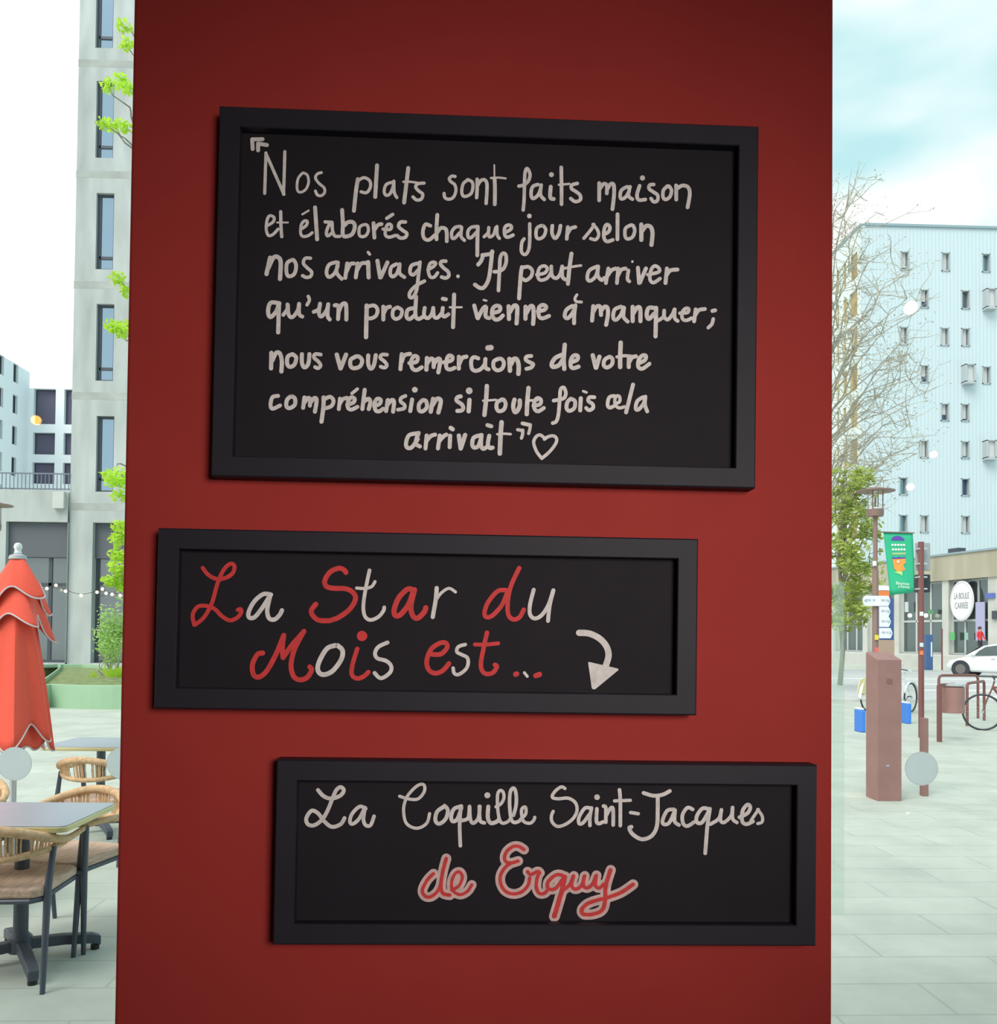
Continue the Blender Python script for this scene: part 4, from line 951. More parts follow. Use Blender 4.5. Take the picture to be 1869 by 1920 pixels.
# ------------------------------------------------------------------ concrete annex with glazed front and a raised forecourt
m_stain = mat('stained_concrete_fascia', (0.43, 0.40, 0.31), 0.85, noise=(0.55, 0.3, (1, 1, 0.12)))
m_annexglass = glassy('annex_glass', (0.40, 0.50, 0.50), 0.30)
m_mull = mat('pale_mullion', (0.52, 0.57, 0.56), 0.6)
q1 = dep(1869, 1200, 55.0); q0 = dep(1744, 1200, 60.6); q1.z = q0.z = 0
Ua = (q1-q0).normalized(); Na = V((-Ua.y, Ua.x, 0))
if Na.y < 0: Na = -Na
def ua(px):                                                # run along the front where a photo column meets it
    d = ray(px, 1150); d = V((d.x, d.y)); e = V((EYE.x, EYE.y)); A = V((q0.x, q0.y))
    det = d.x*(-Ua.y)+d.y*Ua.x; rx, ry = A.x-e.x, A.y-e.y
    s_ = (rx*(-Ua.y)+ry*Ua.x)/det; p = e+d*s_
    return (p-A).dot(V((Ua.x, Ua.y)))
U0a, U1a = ua(1560), ua(1869)+14
Oa = q0+Ua*U0a; rl = (Oa.x, Oa.y, 0)
root = thing('concrete_annex', 'low glazed building with a stained concrete fascia and an oval sign', 'building', rl)
L_ = U1a-U0a; za = dep(1869, 1030, 55.0).z; zgl = dep(1852, 1082, 55.6).z; zb0 = 0.75
cols = [(1560, 1566), (1617, 1626), (1676, 1685), (1766, 1778), (1852, 1872)]
bays_ = [(ua(cols[i][1])-U0a, ua(cols[i+1][0])-U0a) for i in range(len(cols)-1)]+[(ua(1872)-U0a, L_-1)]
hol = [(a, zb0, b, zgl) for a, b in bays_]
mb = MB(); facade(mb, Oa, Ua, L_, zgl+0.02, hol, 0.5, Na); oriented(mb, Oa, Ua, Na, 0, 0, L_, za-0.3, 0.7, 9); mb.build('wall', m_conc2, root, rl)
mb = MB(); oriented(mb, Oa, Ua, Na, -0.05, zgl, L_+0.05, za, -0.12, 0.9); mb.build('fascia', m_stain, root, rl)
mb = MB(); oriented(mb, Oa, Ua, Na, -0.1, za, L_+0.1, za+0.12, -0.2, 1.0); mb.build('coping', m_coping, root, rl)
zmid = dep(1800, 1163, 57.8).z
for a, b, c, d in hol:
    n_ = 3 if c-a > 2 else 2; bars = [(a, zmid-0.07, c, zmid+0.07)]
    for i in range(1, n_): bars.append((a+(c-a)*i/n_-0.07, b, a+(c-a)*i/n_+0.07, d))
    pane_box(root, Oa, Ua, Na, (a, b, c, d), 0.35, m_mull, m_annexglass, 0.12, bars=bars, name='shop_window', loc=rl)
vb = ua(1771)-U0a; mb = MB(); oriented(mb, Oa, Ua, Na, vb-0.4, za+0.12, vb+0.5, za+0.5, 0.6, 1.2); mb.build('roof_vent', m_wframe, root, rl)
# raised forecourt slab
mb = MB(); oriented(mb, Oa, Ua, Na, -3, 0.0, L_, zb0, -4.2, 0.4); struct(mb.build('forecourt', m_conc2))
# oval sign
so_ = Oa+Ua*(ua(1805)-U0a)-Na*0.06; so_.z = dep(1805, 1126, 57.4).z
root = thing('oval_sign', 'white oval sign with dark lettering hung on the glazed annex', 'sign', so_)
ca = math.atan2(Ua.y, Ua.x); root.rotation_euler = (0, 0, ca)
sw_, sh_ = (ua(1826)-ua(1783))/2, (dep(1805, 1089, 57.4)-dep(1805, 1164, 57.4)).z/2
MB().prism([V((sw_*math.cos(2*PI*i/48), -0.04, sh_*math.sin(2*PI*i/48))) for i in range(48)], (0, 0.08, 0)).build('sign_board', m_plast, root)
MB().tube([V((sw_*0.93*math.cos(2*PI*i/48), -0.045, sh_*0.93*math.sin(2*PI*i/48))) for i in range(48)], 0.02, 5, closed=True).build('sign_rim', mat('sign_rim_grey', (0.55, 0.58, 0.62), 0.6), root)
m_ink = mat('sign_ink', (0.20, 0.23, 0.26), 0.7)
for s_, z_, wf in (('LA BOULE', 0.17, 0.74), ('CARRÉE', -0.19, 0.62)):
    text_mesh('lettering', s_, sh_*0.44, m_ink, root, (0, -0.05, z_*sh_*1.35), (PI/2, 0, 0), wide=sw_*wf*2.1/(len(s_)*sh_*0.44*0.66))
# small things on the annex front
def on_front(px, py, d_=0.08):
    p = Oa+Ua*(ua(px)-U0a)-Na*d_; dpt = (p-EYE).dot(FWD); p.z = dep(px, py, dpt).z; return p
p = on_front(1858, 1117); tag(MB().box(p, (0.75, 0.04, 0.32), rz=ca).build('street_plate', mat('enamel_blue', (0.10, 0.16, 0.48), 0.4), None, p), 'small blue street name plate on the annex corner column', 'sign')
p = on_front(1868, 1153); tag(MB().box(p, (0.45, 0.12, 0.5), rz=ca).build('wall_box', m_wframe, None, p), 'small dark wall box low on the annex corner column', 'wall box')
for px, lab in ((1708, 'warm round lamp glowing behind the banner at the annex window'), (1738, 'warm round lamp glowing right of the dark red sign pole')):
    p = on_front(px, 1154, 0.1); tag(MB().sphere(p, 0.14, 8).build('window_lamp', m_bulb, None, p, smooth=True), lab, 'lamp', 'lamps at the annex window')
for px, py, w_, h_, c_, lab in ((1838, 1165, 0.75, 2.4, (0.42, 0.42, 0.62), 'tall lilac poster panel leaning on the annex window right of the oval sign'), (1786, 1193, 0.4, 0.5, (0.12, 0.45, 0.16), 'green poster low in the annex window under the oval sign'),
                              (1746, 1147, 0.5, 0.3, (0.08, 0.28, 0.14), 'dark green panel in the annex window beside the sign pole'), (1812, 1193, 0.3, 0.45, (0.30, 0.50, 0.42), 'pale green poster low in the annex window near the car roof'),
                              (1700, 1138, 0.35, 0.7, (0.55, 0.60, 0.62), 'pale grey poster in the annex window just under the banner')):
    p = on_front(px, py, 0.02); tag(MB().box(p, (w_, 0.03, h_), rz=ca).build('window_poster', mat('poster_%d' % px, c_, 0.7), None, p), lab, 'poster', 'posters in the annex window')

# ------------------------------------------------------------------ trees on the right
r_ = random.Random(21)
tb = gnd(1545, 1262); tb.z = 0; dT = 38.0
tips = [dep(r_.uniform(1570, 1725)-max(0, (520-py))*0.42, py, dT+r_.uniform(-3, 3)) for py in [350+i*16.5 for i in range(36)]]
tips += [dep(px, py, dT+r_.uniform(-2, 2)) for px, py in ((1712, 590), (1700, 560), (1745, 690), (1735, 735), (1720, 850), (1690, 640), (1655, 870), (1700, 800), (1600, 350), (1588, 365))]
tree('budding_tree', 'tall nearly bare tree with budding twigs before the white apartments', tb, dep(1535, 330, dT), tips, m_bud, m_bark2, 0.24, 16, 0.07, (1.0, 1.0, 0.7), 5, twigs=10, thick=0.17)
tb = gnd(1574, 1285); tb.z = 0; r_ = random.Random(9)
tips = []
for i in range(34):
    py = 890+i*8.6; wd = 30+40*math.sin(PI*min(1, (py-860)/330))
    tips.append(dep(1590+r_.uniform(-35, wd*0.75), py+r_.uniform(-8, 8), 29+r_.uniform(-1.2, 1.2)))
tree('leafy_tree', 'olive green leafy tree behind the street lantern post', tb, dep(1580, 900, 29), tips, m_olive, m_bark, 0.10, 75, 0.095, (0.42, 0.42, 0.32), 8, twigs=2)

# ------------------------------------------------------------------ street furniture
m_rust = mat('brown_steel', (0.31, 0.165, 0.15), 0.55, noise=(5, 0.08, (1, 1, 1)))
m_rustd = mat('dark_red_steel', (0.20, 0.075, 0.070), 0.5)
m_post = mat('lantern_post_brown', (0.25, 0.155, 0.135), 0.5)
m_grey = mat('grey_sign_back', (0.36, 0.38, 0.40), 0.5); m_blk = mat('black_plastic', (0.03, 0.035, 0.045), 0.5)
# totem
f0 = gnd(1645, 1502); f1 = gnd(1690, 1502); hF = at_y(1650, 1237, f0.y).z
wT = f1.x-f0.x; dTm = 0.27; cT = V(((f0.x+f1.x)/2, f0.y+dTm/2, 0))
root = thing('steel_totem', 'tall brown steel pillar box with a sloped top in the right foreground', 'street pillar', cT)
x0, x1, y0, y1 = f0.x, f1.x, f0.y, f0.y+dTm
MB().add([(x0, y0, 0), (x1, y0, 0), (x1, y1, 0), (x0, y1, 0), (x0, y0, hF), (x1, y0, hF), (x1, y1, hF+0.075), (x0, y1, hF+0.075)],
         [(3, 2, 1, 0), (4, 5, 6, 7), (0, 1, 5, 4), (1, 2, 6, 5), (2, 3, 7, 6), (3, 0, 4, 7)]).build('body', m_rust, root, cT, bevel=0.004)
MB().box((cT.x+0.0, y0-0.002, hF-0.22), (0.055, 0.004, 0.05)).build('emblem', mat('dull_emblem', (0.22, 0.12, 0.11), 0.7), root, cT)
MB().box((cT.x-0.02, y0-0.002, 0.36), (0.035, 0.004, 0.02)).build('label_plate', m_grey, root, cT)
# bollard
p0 = gnd(1735, 1493); hB = dep(1735, 1347, (p0-EYE).dot(FWD)).z
tag(MB().box((p0.x, p0.y+0.03, hB/2), (0.066, 0.066, hB)).build('bollard', m_rust, None, (p0.x, p0.y, 0), bevel=0.004), 'slim brown steel bollard behind the frosted dot on the right window', 'bollard')
# sign pole with sign and signal backs
p0 = gnd(1727, 1383); zq = lambda py: at_y(1726, py, p0.y).z
root = thing('sign_pole', 'dark red sign pole carrying a grey sign and a black signal box', 'sign pole', (p0.x, p0.y, 0)); rl = (p0.x, p0.y, 0)
MB().tube([V((p0.x, p0.y, 0)), V((p0.x, p0.y, zq(1016)))], 0.047, 12).build('pole', m_rustd, root, rl, smooth=True)
xs_ = lambda px: at_y(px, 1070, p0.y+0.13).x
b_ = MB().box(((xs_(1716)+xs_(1743))/2, p0.y+0.13, (zq(1016)+zq(1069))/2), (xs_(1743)-xs_(1716), 0.05, zq(1016)-zq(1069))).build('sign_back', m_grey, root, rl, bevel=0.012)
b_ = MB().box(((xs_(1718)+xs_(1742))/2, p0.y+0.16, (zq(1076)+zq(1110))/2), (xs_(1742)-xs_(1718), 0.16, zq(1076)-zq(1110))).build('signal_box', m_blk, root, rl, bevel=0.02)
for py in (1029, 1057, 1082, 1104): MB().box((p0.x+0.02, p0.y+0.04, zq(py)), (0.15, 0.14, 0.025)).build('clamp', m_alu, root, rl)
for py, c_ in ((1151, (0.8, 0.82, 0.85)), (1209, (0.6, 0.7, 0.85)), (1224, (0.8, 0.22, 0.08))):
    MB().box((p0.x-0.015, p0.y-0.043, zq(py)), (0.06, 0.012, 0.07)).build('sticker', mat('sticker_%d' % py, c_, 0.6), root, rl)
# street lanterns
def lantern(label, loc, top_z):
    root = thing('street_lantern', label, 'street lamp', loc, group='street lanterns on brown posts'); h = top_z
    MB().lathe([(0.075, 0), (0.075, 0.9), (0.062, 1.0), (0.062, h-1.75), (0.045, h-1.68), (0.045, h-0.60)], (0, 0, 0), 16).build('post', m_post, root, smooth=True)
    MB().lathe([(0.16, h-0.60), (0.17, h-0.52), (0.17, h-0.46), (0.10, h-0.45)], (0, 0, 0), 20).build('lamp_base', m_post, root, smooth=True)
    MB().lathe([(0.13, h-0.45), (0.13, h-0.42), (0.0001, h-0.40)], (0, 0, 0), 20).build('reflector', m_plast, root, smooth=True)
    MB().lathe([(0.150, h-0.46), (0.150, h-0.08)], (0, 0, 0), 24).build('glass_cylinder', m_glass, root, smooth=True)
    bars = MB()
    for i in range(4):
        a = PI/4+i*PI/2; bars.tube([V((0.155*math.cos(a), 0.155*math.sin(a), h-0.48)), V((0.155*math.cos(a), 0.155*math.sin(a), h-0.06))], 0.011, 6)
    bars.tube([V((0, 0, h-0.41)), V((0, 0, h-0.2))], 0.02, 8); bars.build('lamp_cage', m_post, root)
    MB().lathe([(0.39, h-0.075), (0.39, h-0.06), (0.17, h-0.015), (0.15, h), (0.0001, h+0.005)], (0, 0, 0), 32).build('lamp_disc', m_post, root, smooth=True)
    return root
LD = 19.0; pL = dep(1641, 1300, LD); pL.z = 0; lantern('brown street lantern with a disc top standing behind the steel pillar box', pL, at_y(1644, 915, pL.y).z)
pL2 = dep(-21, 1300, LD); pL2.z = 0; lantern('brown street lantern whose disc just enters the left edge', pL2, dep(-21, 940, LD).z)
zl = lambda py: at_y(1641, py, pL.y).z; xl = lambda px: at_y(px, 1130, pL.y).x
tagm = mat('white_sticker', (0.85, 0.85, 0.85), 0.6)
for px, py, c_, lab in ((1636, 1057, (0.85, 0.85, 0.85), 'round white sticker on the brown lantern post'), (1640, 1195, (0.80, 0.65, 0.05), 'yellow sticker on the lantern post under the white signs'), (1640, 1218, (0.75, 0.15, 0.15), 'red sticker on the lantern post just above the steel pillar box')):
    p = V((xl(px), pL.y-0.085, zl(py))); tag(MB().box(p, (0.075, 0.02, 0.1)).build('sticker', mat('post_sticker_%d' % py, c_, 0.6), None, p), lab, 'sticker')
# fingerposts
m_sign = mat('white_sign_enamel', (0.80, 0.84, 0.90), 0.5); m_sgrey = mat('sign_text_grey', (0.42, 0.47, 0.55), 0.7)
def finger(label, xa, xb, zc, hh, yy, left):
    p = V(((xa+xb)/2, yy, zc)); root = thing('direction_sign', label, 'direction sign', p, group='white direction signs on the lantern post')
    w_ = (xb-xa)/2; t_ = hh*0.45
    pl_ = [(-w_, -hh), (w_-t_, -hh), (w_, 0), (w_-t_, hh), (-w_, hh)]
    if left: pl_ = [(-x, z) for x, z in pl_][::-1]
    MB().prism([V((x, -0.012, z)) for x, z in pl_], (0, 0.024, 0)).build('sign_board', m_sign, root)
    mb = MB(); s_ = -1 if left else 1
    for i in range(7):
        if i == 4: continue
        mb.box(((-0.62+i*0.14)*w_*1.1*(1 if not left else 1)+0.05*w_, -0.014, hh*0.12), (w_*0.11, 0.004, hh*0.42))
    mb.build('lettering', m_sgrey, root)
    a_ = MB(); ax = s_*w_*0.72
    a_.add([(ax-0.03*s_, -0.014, hh*0.4), (ax+0.035*s_, -0.014, 0), (ax-0.03*s_, -0.014, -hh*0.4)], [(0, 1, 2)]); a_.build('arrow', m_sgrey, root)
yS = pL.y-0.10
hh = (zl(1117)-zl(1136))/2
finger('white direction sign pointing left on the lantern post', xl(1613), xl(1647), zl(1127), hh, yS, True)
for i, (pa, pz, lab) in enumerate(((1127, 1664, 'topmost of the four white signs pointing right on the post'), (1147, 1664, 'second from the top of the four white signs pointing right'), (1166, 1665, 'third from the top of the four white signs pointing right'), (1187, 1668, 'lowest of the four white signs pointing right on the post'))):
    finger(lab, xl(1643.5), xl(pz), zl(pa), hh*1.0, yS-0.02, False)
# banner
root = thing('street_banner', 'green banner with an orange figure hanging from the lantern post', 'banner', (pL.x, pL.y, zl(998)))
rl = (pL.x, pL.y, zl(998))
bc = [(1657, 998), (1712, 1000), (1717, 1110), (1669, 1116)]; bp_ = [at_y(px, py, pL.y) for px, py in bc]
def onb(u, v, lift=0.0):
    p = bp_[0].lerp(bp_[1], u).lerp(bp_[3].lerp(bp_[2], u), v); p.y = pL.y+0.02-0.07*math.sin(PI*u)*v-lift; return p
mb = MB(); n = 10; mb.add([onb(i/n, j/n) for j in range(n+1) for i in range(n+1)], [(j*(n+1)+i, j*(n+1)+i+1, (j+1)*(n+1)+i+1, (j+1)*(n+1)+i) for j in range(n) for i in range(n)])
o = mb.build('banner_cloth', mat('banner_green', (0.03, 0.48, 0.26), 0.7), root, rl, smooth=True); sm_ = o.modifiers.new('thickness', 'SOLIDIFY'); sm_.thickness = 0.004
m_purp = mat('banner_purple', (0.13, 0.06, 0.42), 0.7); m_oran = mat('banner_orange', (0.85, 0.33, 0.07), 0.7); m_bw = mat('banner_white', (0.80, 0.88, 0.78), 0.7); m_ly = mat('banner_lime', (0.45, 0.80, 0.25), 0.7)
def patch(name, pts, m, lift=0.012): MB().add([onb(u, v, lift) for u, v in pts], [tuple(range(len(pts)))]).build(name, m, root, rl)
patch('purple_arch', [(0.24, 0.125)]+[(0.46-0.22*math.cos(PI*i/12), 0.125-0.075*math.sin(PI*i/12)) for i in range(13)]+[(0.68, 0.125)], m_purp)
for v in (0.20, 0.275): 
    for i in range(5): patch('white_motif', [(0.21+0.1*i+0.045+0.043*math.cos(2*PI*k/8), v+0.02*math.sin(2*PI*k/8)) for k in range(8)], m_bw)
patch('olive_band', [(0.21, 0.325), (0.69, 0.325), (0.69, 0.36), (0.21, 0.36)], mat('banner_olive', (0.38, 0.55, 0.28), 0.7))
patch('orange_shape', [(0.20, 0.42), (0.66, 0.415), (0.67, 0.50), (0.56, 0.53), (0.62, 0.62), (0.32, 0.64), (0.22, 0.58)], m_oran)
patch('orange_shape', [(0.20, 0.39), (0.32, 0.41), (0.44, 0.395), (0.55, 0.41), (0.65, 0.395), (0.66, 0.425), (0.20, 0.43)], m_purp, 0.016)
patch('white_flower', [(0.38+0.06*math.cos(2*PI*k/8)*(1 if k % 2 else 0.5), 0.475+0.03*math.sin(2*PI*k/8)*(1 if k % 2 else 0.5)) for k in range(8)], m_bw, 0.02)
patch('lime_collar', [(0.20, 0.64), (0.32, 0.635), (0.50, 0.635), (0.47, 0.71), (0.40, 0.68)], m_ly)
for s_, v in (('Bienvenue', 0.835), ('à Rennes', 0.89)):
    p = onb(0.46 if v < .86 else .5, v, 0.015); text_mesh('lettering', s_, 0.095, m_bw, root, p-V(rl), (PI/2, 0.05, 0), wide=0.72)
MB().tube([V((pL.x, pL.y, zl(997))), bp_[1]+V((0.03, 0, 0.01))], 0.012, 6).build('banner_arm', m_post, root, rl)
# cardboard coloured ticket column and blue panel behind the signs
pk = dep(1660, 1260, 23.5); pk.z = 0; zk = lambda py: dep(1660, py, 23.5).z; xk = lambda px: dep(px, 1150, 23.5).x
root = thing('info_column', 'square brown column with a blue panel behind the white direction signs', 'column', pk)
MB().box(((xk(1646)+xk(1672))/2, pk.y, zk(1200)/2), (xk(1672)-xk(1646), 0.35, zk(1200))).build('base', mat('tan_panel', (0.42, 0.30, 0.23), 0.7), root, pk)
MB().box(((xk(1646)+xk(1673))/2, pk.y, (zk(1200)+zk(1122))/2), (xk(1673)-xk(1646), 0.25, zk(1122)-zk(1200))).build('blue_panel', mat('navy_panel', (0.05, 0.10, 0.27), 0.5), root, pk)
MB().box(((xk(1648)+xk(1665))/2, pk.y, (zk(1121)+zk(1108))/2), (xk(1665)-xk(1648), 0.2, zk(1108)-zk(1121))).build('orange_band', mat('orange_band', (0.80, 0.22, 0.06), 0.6), root, pk)
MB().box(((xk(1648)+xk(1665))/2, pk.y, (zk(1107)+zk(1098))/2), (xk(1665)-xk(1648), 0.2, zk(1098)-zk(1107))).build('white_cap', m_plast, root, pk)
# blue post and thin post across the street
pk = gnd(1740, 1252); pk = V((dep(1740, 1250, 48.6).x, dep(1740, 1250, 48.6).y, 0.0)); zk = dep(1740, 1190, 48.6).z
root = thing('blue_totem', 'narrow blue totem on the far pavement behind the sign pole', 'street pillar', pk)
MB().box((pk.x, pk.y, zk/2), (0.36, 0.3, zk)).build('body', mat('totem_blue', (0.06, 0.13, 0.30), 0.5), root, pk)
MB().box((pk.x+0.1, pk.y-0.155, zk*0.6), (0.07, 0.01, zk*0.4)).build('white_lettering', m_bw, root, pk)
pk = gnd(1766, 1252); pk = V((dep(1766, 1250, 48.4).x, dep(1766, 1250, 48.4).y, 0)); tag(MB().tube([pk, pk+V((0, 0, 2.3))], 0.04, 8).build('street_post', m_rustd, None, pk), 'thin brown post on the far pavement left of the white car', 'post')
# bin, hoop
pk = gnd(1761, 1391); dk = (pk-EYE).dot(FWD); zk = lambda py: dep(1765, py, dk).z
cx_ = dep(1786, 1300, dk+0.2); R = 0.18
root = thing('litter_bin', 'round brown steel litter bin hung beside its square leg', 'bin', (pk.x, pk.y, 0)); rl = (pk.x, pk.y, 0)
MB().box((pk.x, pk.y, zk(1285)/2), (0.06, 0.06, zk(1285))).build('leg', m_rustd, root, rl)
MB().lathe([(R, zk(1338)), (R, zk(1289)), (R-0.02, zk(1289)), (R-0.02, zk(1335)), (0.001, zk(1335))], (cx_.x, cx_.y, 0), 28).build('body', m_rust, root, rl, smooth=True)
MB().lathe([(R-0.01, zk(1288)), (R+0.01, zk(1286)), (R+0.01, zk(1283)), (0.001, zk(1282))], (cx_.x, cx_.y, 0), 28).build('lid', m_alu, root, rl, smooth=True)
MB().tube([V((pk.x, pk.y, zk(1284))), V((cx_.x+0.1, cx_.y+0.12, zk(1284)))], 0.02, 8).build('bracket', m_rustd, root, rl)
def hoop(label, a, b, h):
    a, b = V(a), V(b); r = 0.08; d_ = (b-a).normalized()
    P = [a, a+V((0, 0, h-r)), a+V((0, 0, h))+d_*r*0.3-V((0, 0, r*0.3)), a+d_*r+V((0, 0, h)), b-d_*r+V((0, 0, h)), b-d_*r*0.3+V((0, 0, h-r*0.3)), b+V((0, 0, h-r)), b]
    tag(MB().tube(P, 0.028, 10).build('bike_hoop', m_rustd, None, a, smooth=True), label, 'bike rack', 'steel bike hoops')
hoop('brown steel bike hoop standing right of the litter bin', gnd(1813, 1361), gnd(1845, 1351), 0.82)
hoop('farther brown bike hoop reaching from the bin towards the road', gnd(1760, 1349), gnd(1846, 1349)+V((0, 0.25, 0)), 0.92)
p = gnd(1703, 1526); tag(MB().box(p+V((0, 0, 0.006)), (0.035, 0.02, 0.012), rz=0.4).build('paper_scrap', m_plast, None, p), 'tiny white paper scrap lying on the paving', 'litter')

# ------------------------------------------------------------------ bicycles
def bicycle(label, loc, rz, frame_m, share=False, group=None, skirt=False):
    root = thing('bicycle', label, 'bicycle', loc, rz, group); R = 0.335                         # rides along local +x
    for nm, x in (('rear_wheel', -0.53), ('front_wheel', 0.53)):
        c_ = V((x, 0, R)); t = MB().tube([c_+V((R*0.965*math.cos(2*PI*i/40), 0, R*0.965*math.sin(2*PI*i/40))) for i in range(40)], 0.019, 8, closed=True).build(nm, m_blk, root, smooth=True)
        s_ = MB()
        for i in range(16): s_.tube([c_+V((0.02*math.cos(i), 0.02*(-1)**i, 0.02*math.sin(i))), c_+V((R*0.93*math.cos(2*PI*i/16), 0, R*0.93*math.sin(2*PI*i/16)))], 0.0018, 4)
        s_.tube([c_+V((0, -0.05, 0)), c_+V((0, 0.05, 0))], 0.02, 10); s_.build('spokes', m_alu, t)
    A, B, Cc, D, E = V((-0.53, 0, R)), V((-0.05, 0, 0.27)), V((-0.20, 0, 0.78)), V((0.36, 0, 0.80)), V((0.53, 0, R))
    f = MB()
    for a, b, r in ((A, B, 0.014), (A, Cc, 0.012), (B, Cc, 0.02), (B, D, 0.024 if not share else 0.035), (Cc, D, 0.018)): f.tube([a, b], r, 10)
    f.build('frame', frame_m, root, smooth=True)
    MB().tube([D+V((-0.03, 0, 0.12)), D, D.lerp(E, 0.5)+V((0.01, 0, 0)), E], 0.015, 8).build('fork', frame_m, root, smooth=True)
    MB().tube([V((0.25, -0.28, 0.98)), V((0.35, -0.2, 1.0)), V((0.33, 0, 0.94)), V((0.35, 0.2, 1.0)), V((0.25, 0.28, 0.98))], 0.012, 8).build('handlebar', m_blk, root, smooth=True)
    MB().tube([Cc, V((-0.24, 0, 0.92))], 0.014, 8).build('seat_post', m_alu, root, smooth=True)
    MB().prism([V((-0.38, -0.09, 0.93)), V((-0.38, 0.09, 0.93)), V((-0.2, 0.04, 0.935)), V((-0.08, 0.02, 0.93)), V((-0.08, -0.02, 0.93)), V((-0.2, -0.04, 0.935))], (0, 0, 0.05)).build('saddle', m_blk if not share else m_plast, root, bevel=0.012)
    MB().tube([B+V((0, -0.06, 0)), B+V((0, 0.06, 0))], 0.03, 10).lathe([(0.09, -0.004), (0.09, 0.004)], B+V((0, -0.05, 0)), 20, M=Matrix.Rotation(PI/2, 3, 'X')).build('crank', m_alu, root)
    for y_, s_ in ((-0.1, 1), (0.1, -1)): MB().tube([B+V((0, y_*0.7, 0)), B+V((0.12*s_, y_, -0.11*s_))], 0.009, 6).box(B+V((0.12*s_, y_*1.3, -0.11*s_)), (0.09, 0.07, 0.02)).build('pedal', m_blk, root)
    if share:
        for nm, x, t0, t1 in (('rear_mudguard', -0.53, 0.1, 1.05), ('front_mudguard', 0.53, 0.25, 0.95)):
            mg = MB(); k = 16; vs = []
            for i in range(k+1):
                a = PI*(t0+(t1-t0)*i/k); vs += [V((x+(R+0.03)*math.cos(a), -0.04, R+(R+0.03)*math.sin(a))), V((x+(R+0.03)*math.cos(a), 0.04, R+(R+0.03)*math.sin(a)))]
            mg.add(vs, [(2*i, 2*i+1, 2*i+3, 2*i+2) for i in range(k)]); o = mg.build(nm, m_plast, root, smooth=True); so2 = o.modifiers.new('thickness', 'SOLIDIFY'); so2.thickness = 0.006
        MB().prism([V((0.42, -0.17, 0.82)), V((0.72, -0.17, 0.88)), V((0.72, 0.17, 0.88)), V((0.42, 0.17, 0.82))], (0, 0, 0.22)).build('front_basket', mat('pale_grey_basket', (0.72, 0.74, 0.74), 0.6), root)
    if skirt:
        for y_ in (-0.06, 0.05): MB().prism([V((-0.92, y_, 0.42)), V((-0.62, y_, 0.36)), V((-0.30, y_, 0.62)), V((-0.48, y_, 0.80)), V((-0.80, y_, 0.72))], (0, 0.01, 0)).build('skirt_guard', mat('pale_yellow_plastic', (0.80, 0.76, 0.45), 0.6), root)
    return root
bq = dep(1688, 1330, 20.5); bq.z = 0
bicycle('white share bicycle showing on the right of the steel pillar box', bq, math.radians(180+40), m_plast, True, 'white share bicycles')
bq = dep(1650, 1330, 21.4); bq.z = 0
bicycle('white share bicycle with a yellow rear guard on the left of the steel pillar box', bq, math.radians(36), m_plast, True, 'white share bicycles', True)
m_dock = mat('dock_blue', (0.05, 0.22, 0.72), 0.5)
for px, py, lab in ((1698, 1356, 'blue bicycle dock just right of the steel pillar box'), (1612, 1372, 'blue bicycle dock just left of the steel pillar box')):
    p = gnd(px, py); root = thing('bicycle_dock', lab, 'bicycle dock', p, group='blue docks of the share bicycles')
    MB().box(p+V((0, 0, 0.20)), (0.09, 0.3, 0.40)).build('dock_post', m_dock, root, p, bevel=0.02)
    MB().box(p+V((0, 0.02, 0.415)), (0.07, 0.24, 0.03)).build('dock_head', m_plast, root, p, bevel=0.008)
bq = gnd(1893, 1372); bicycle('dark bicycle whose wheel just enters the right edge', (bq.x+0.1, bq.y, 0), math.radians(155), m_rustd)

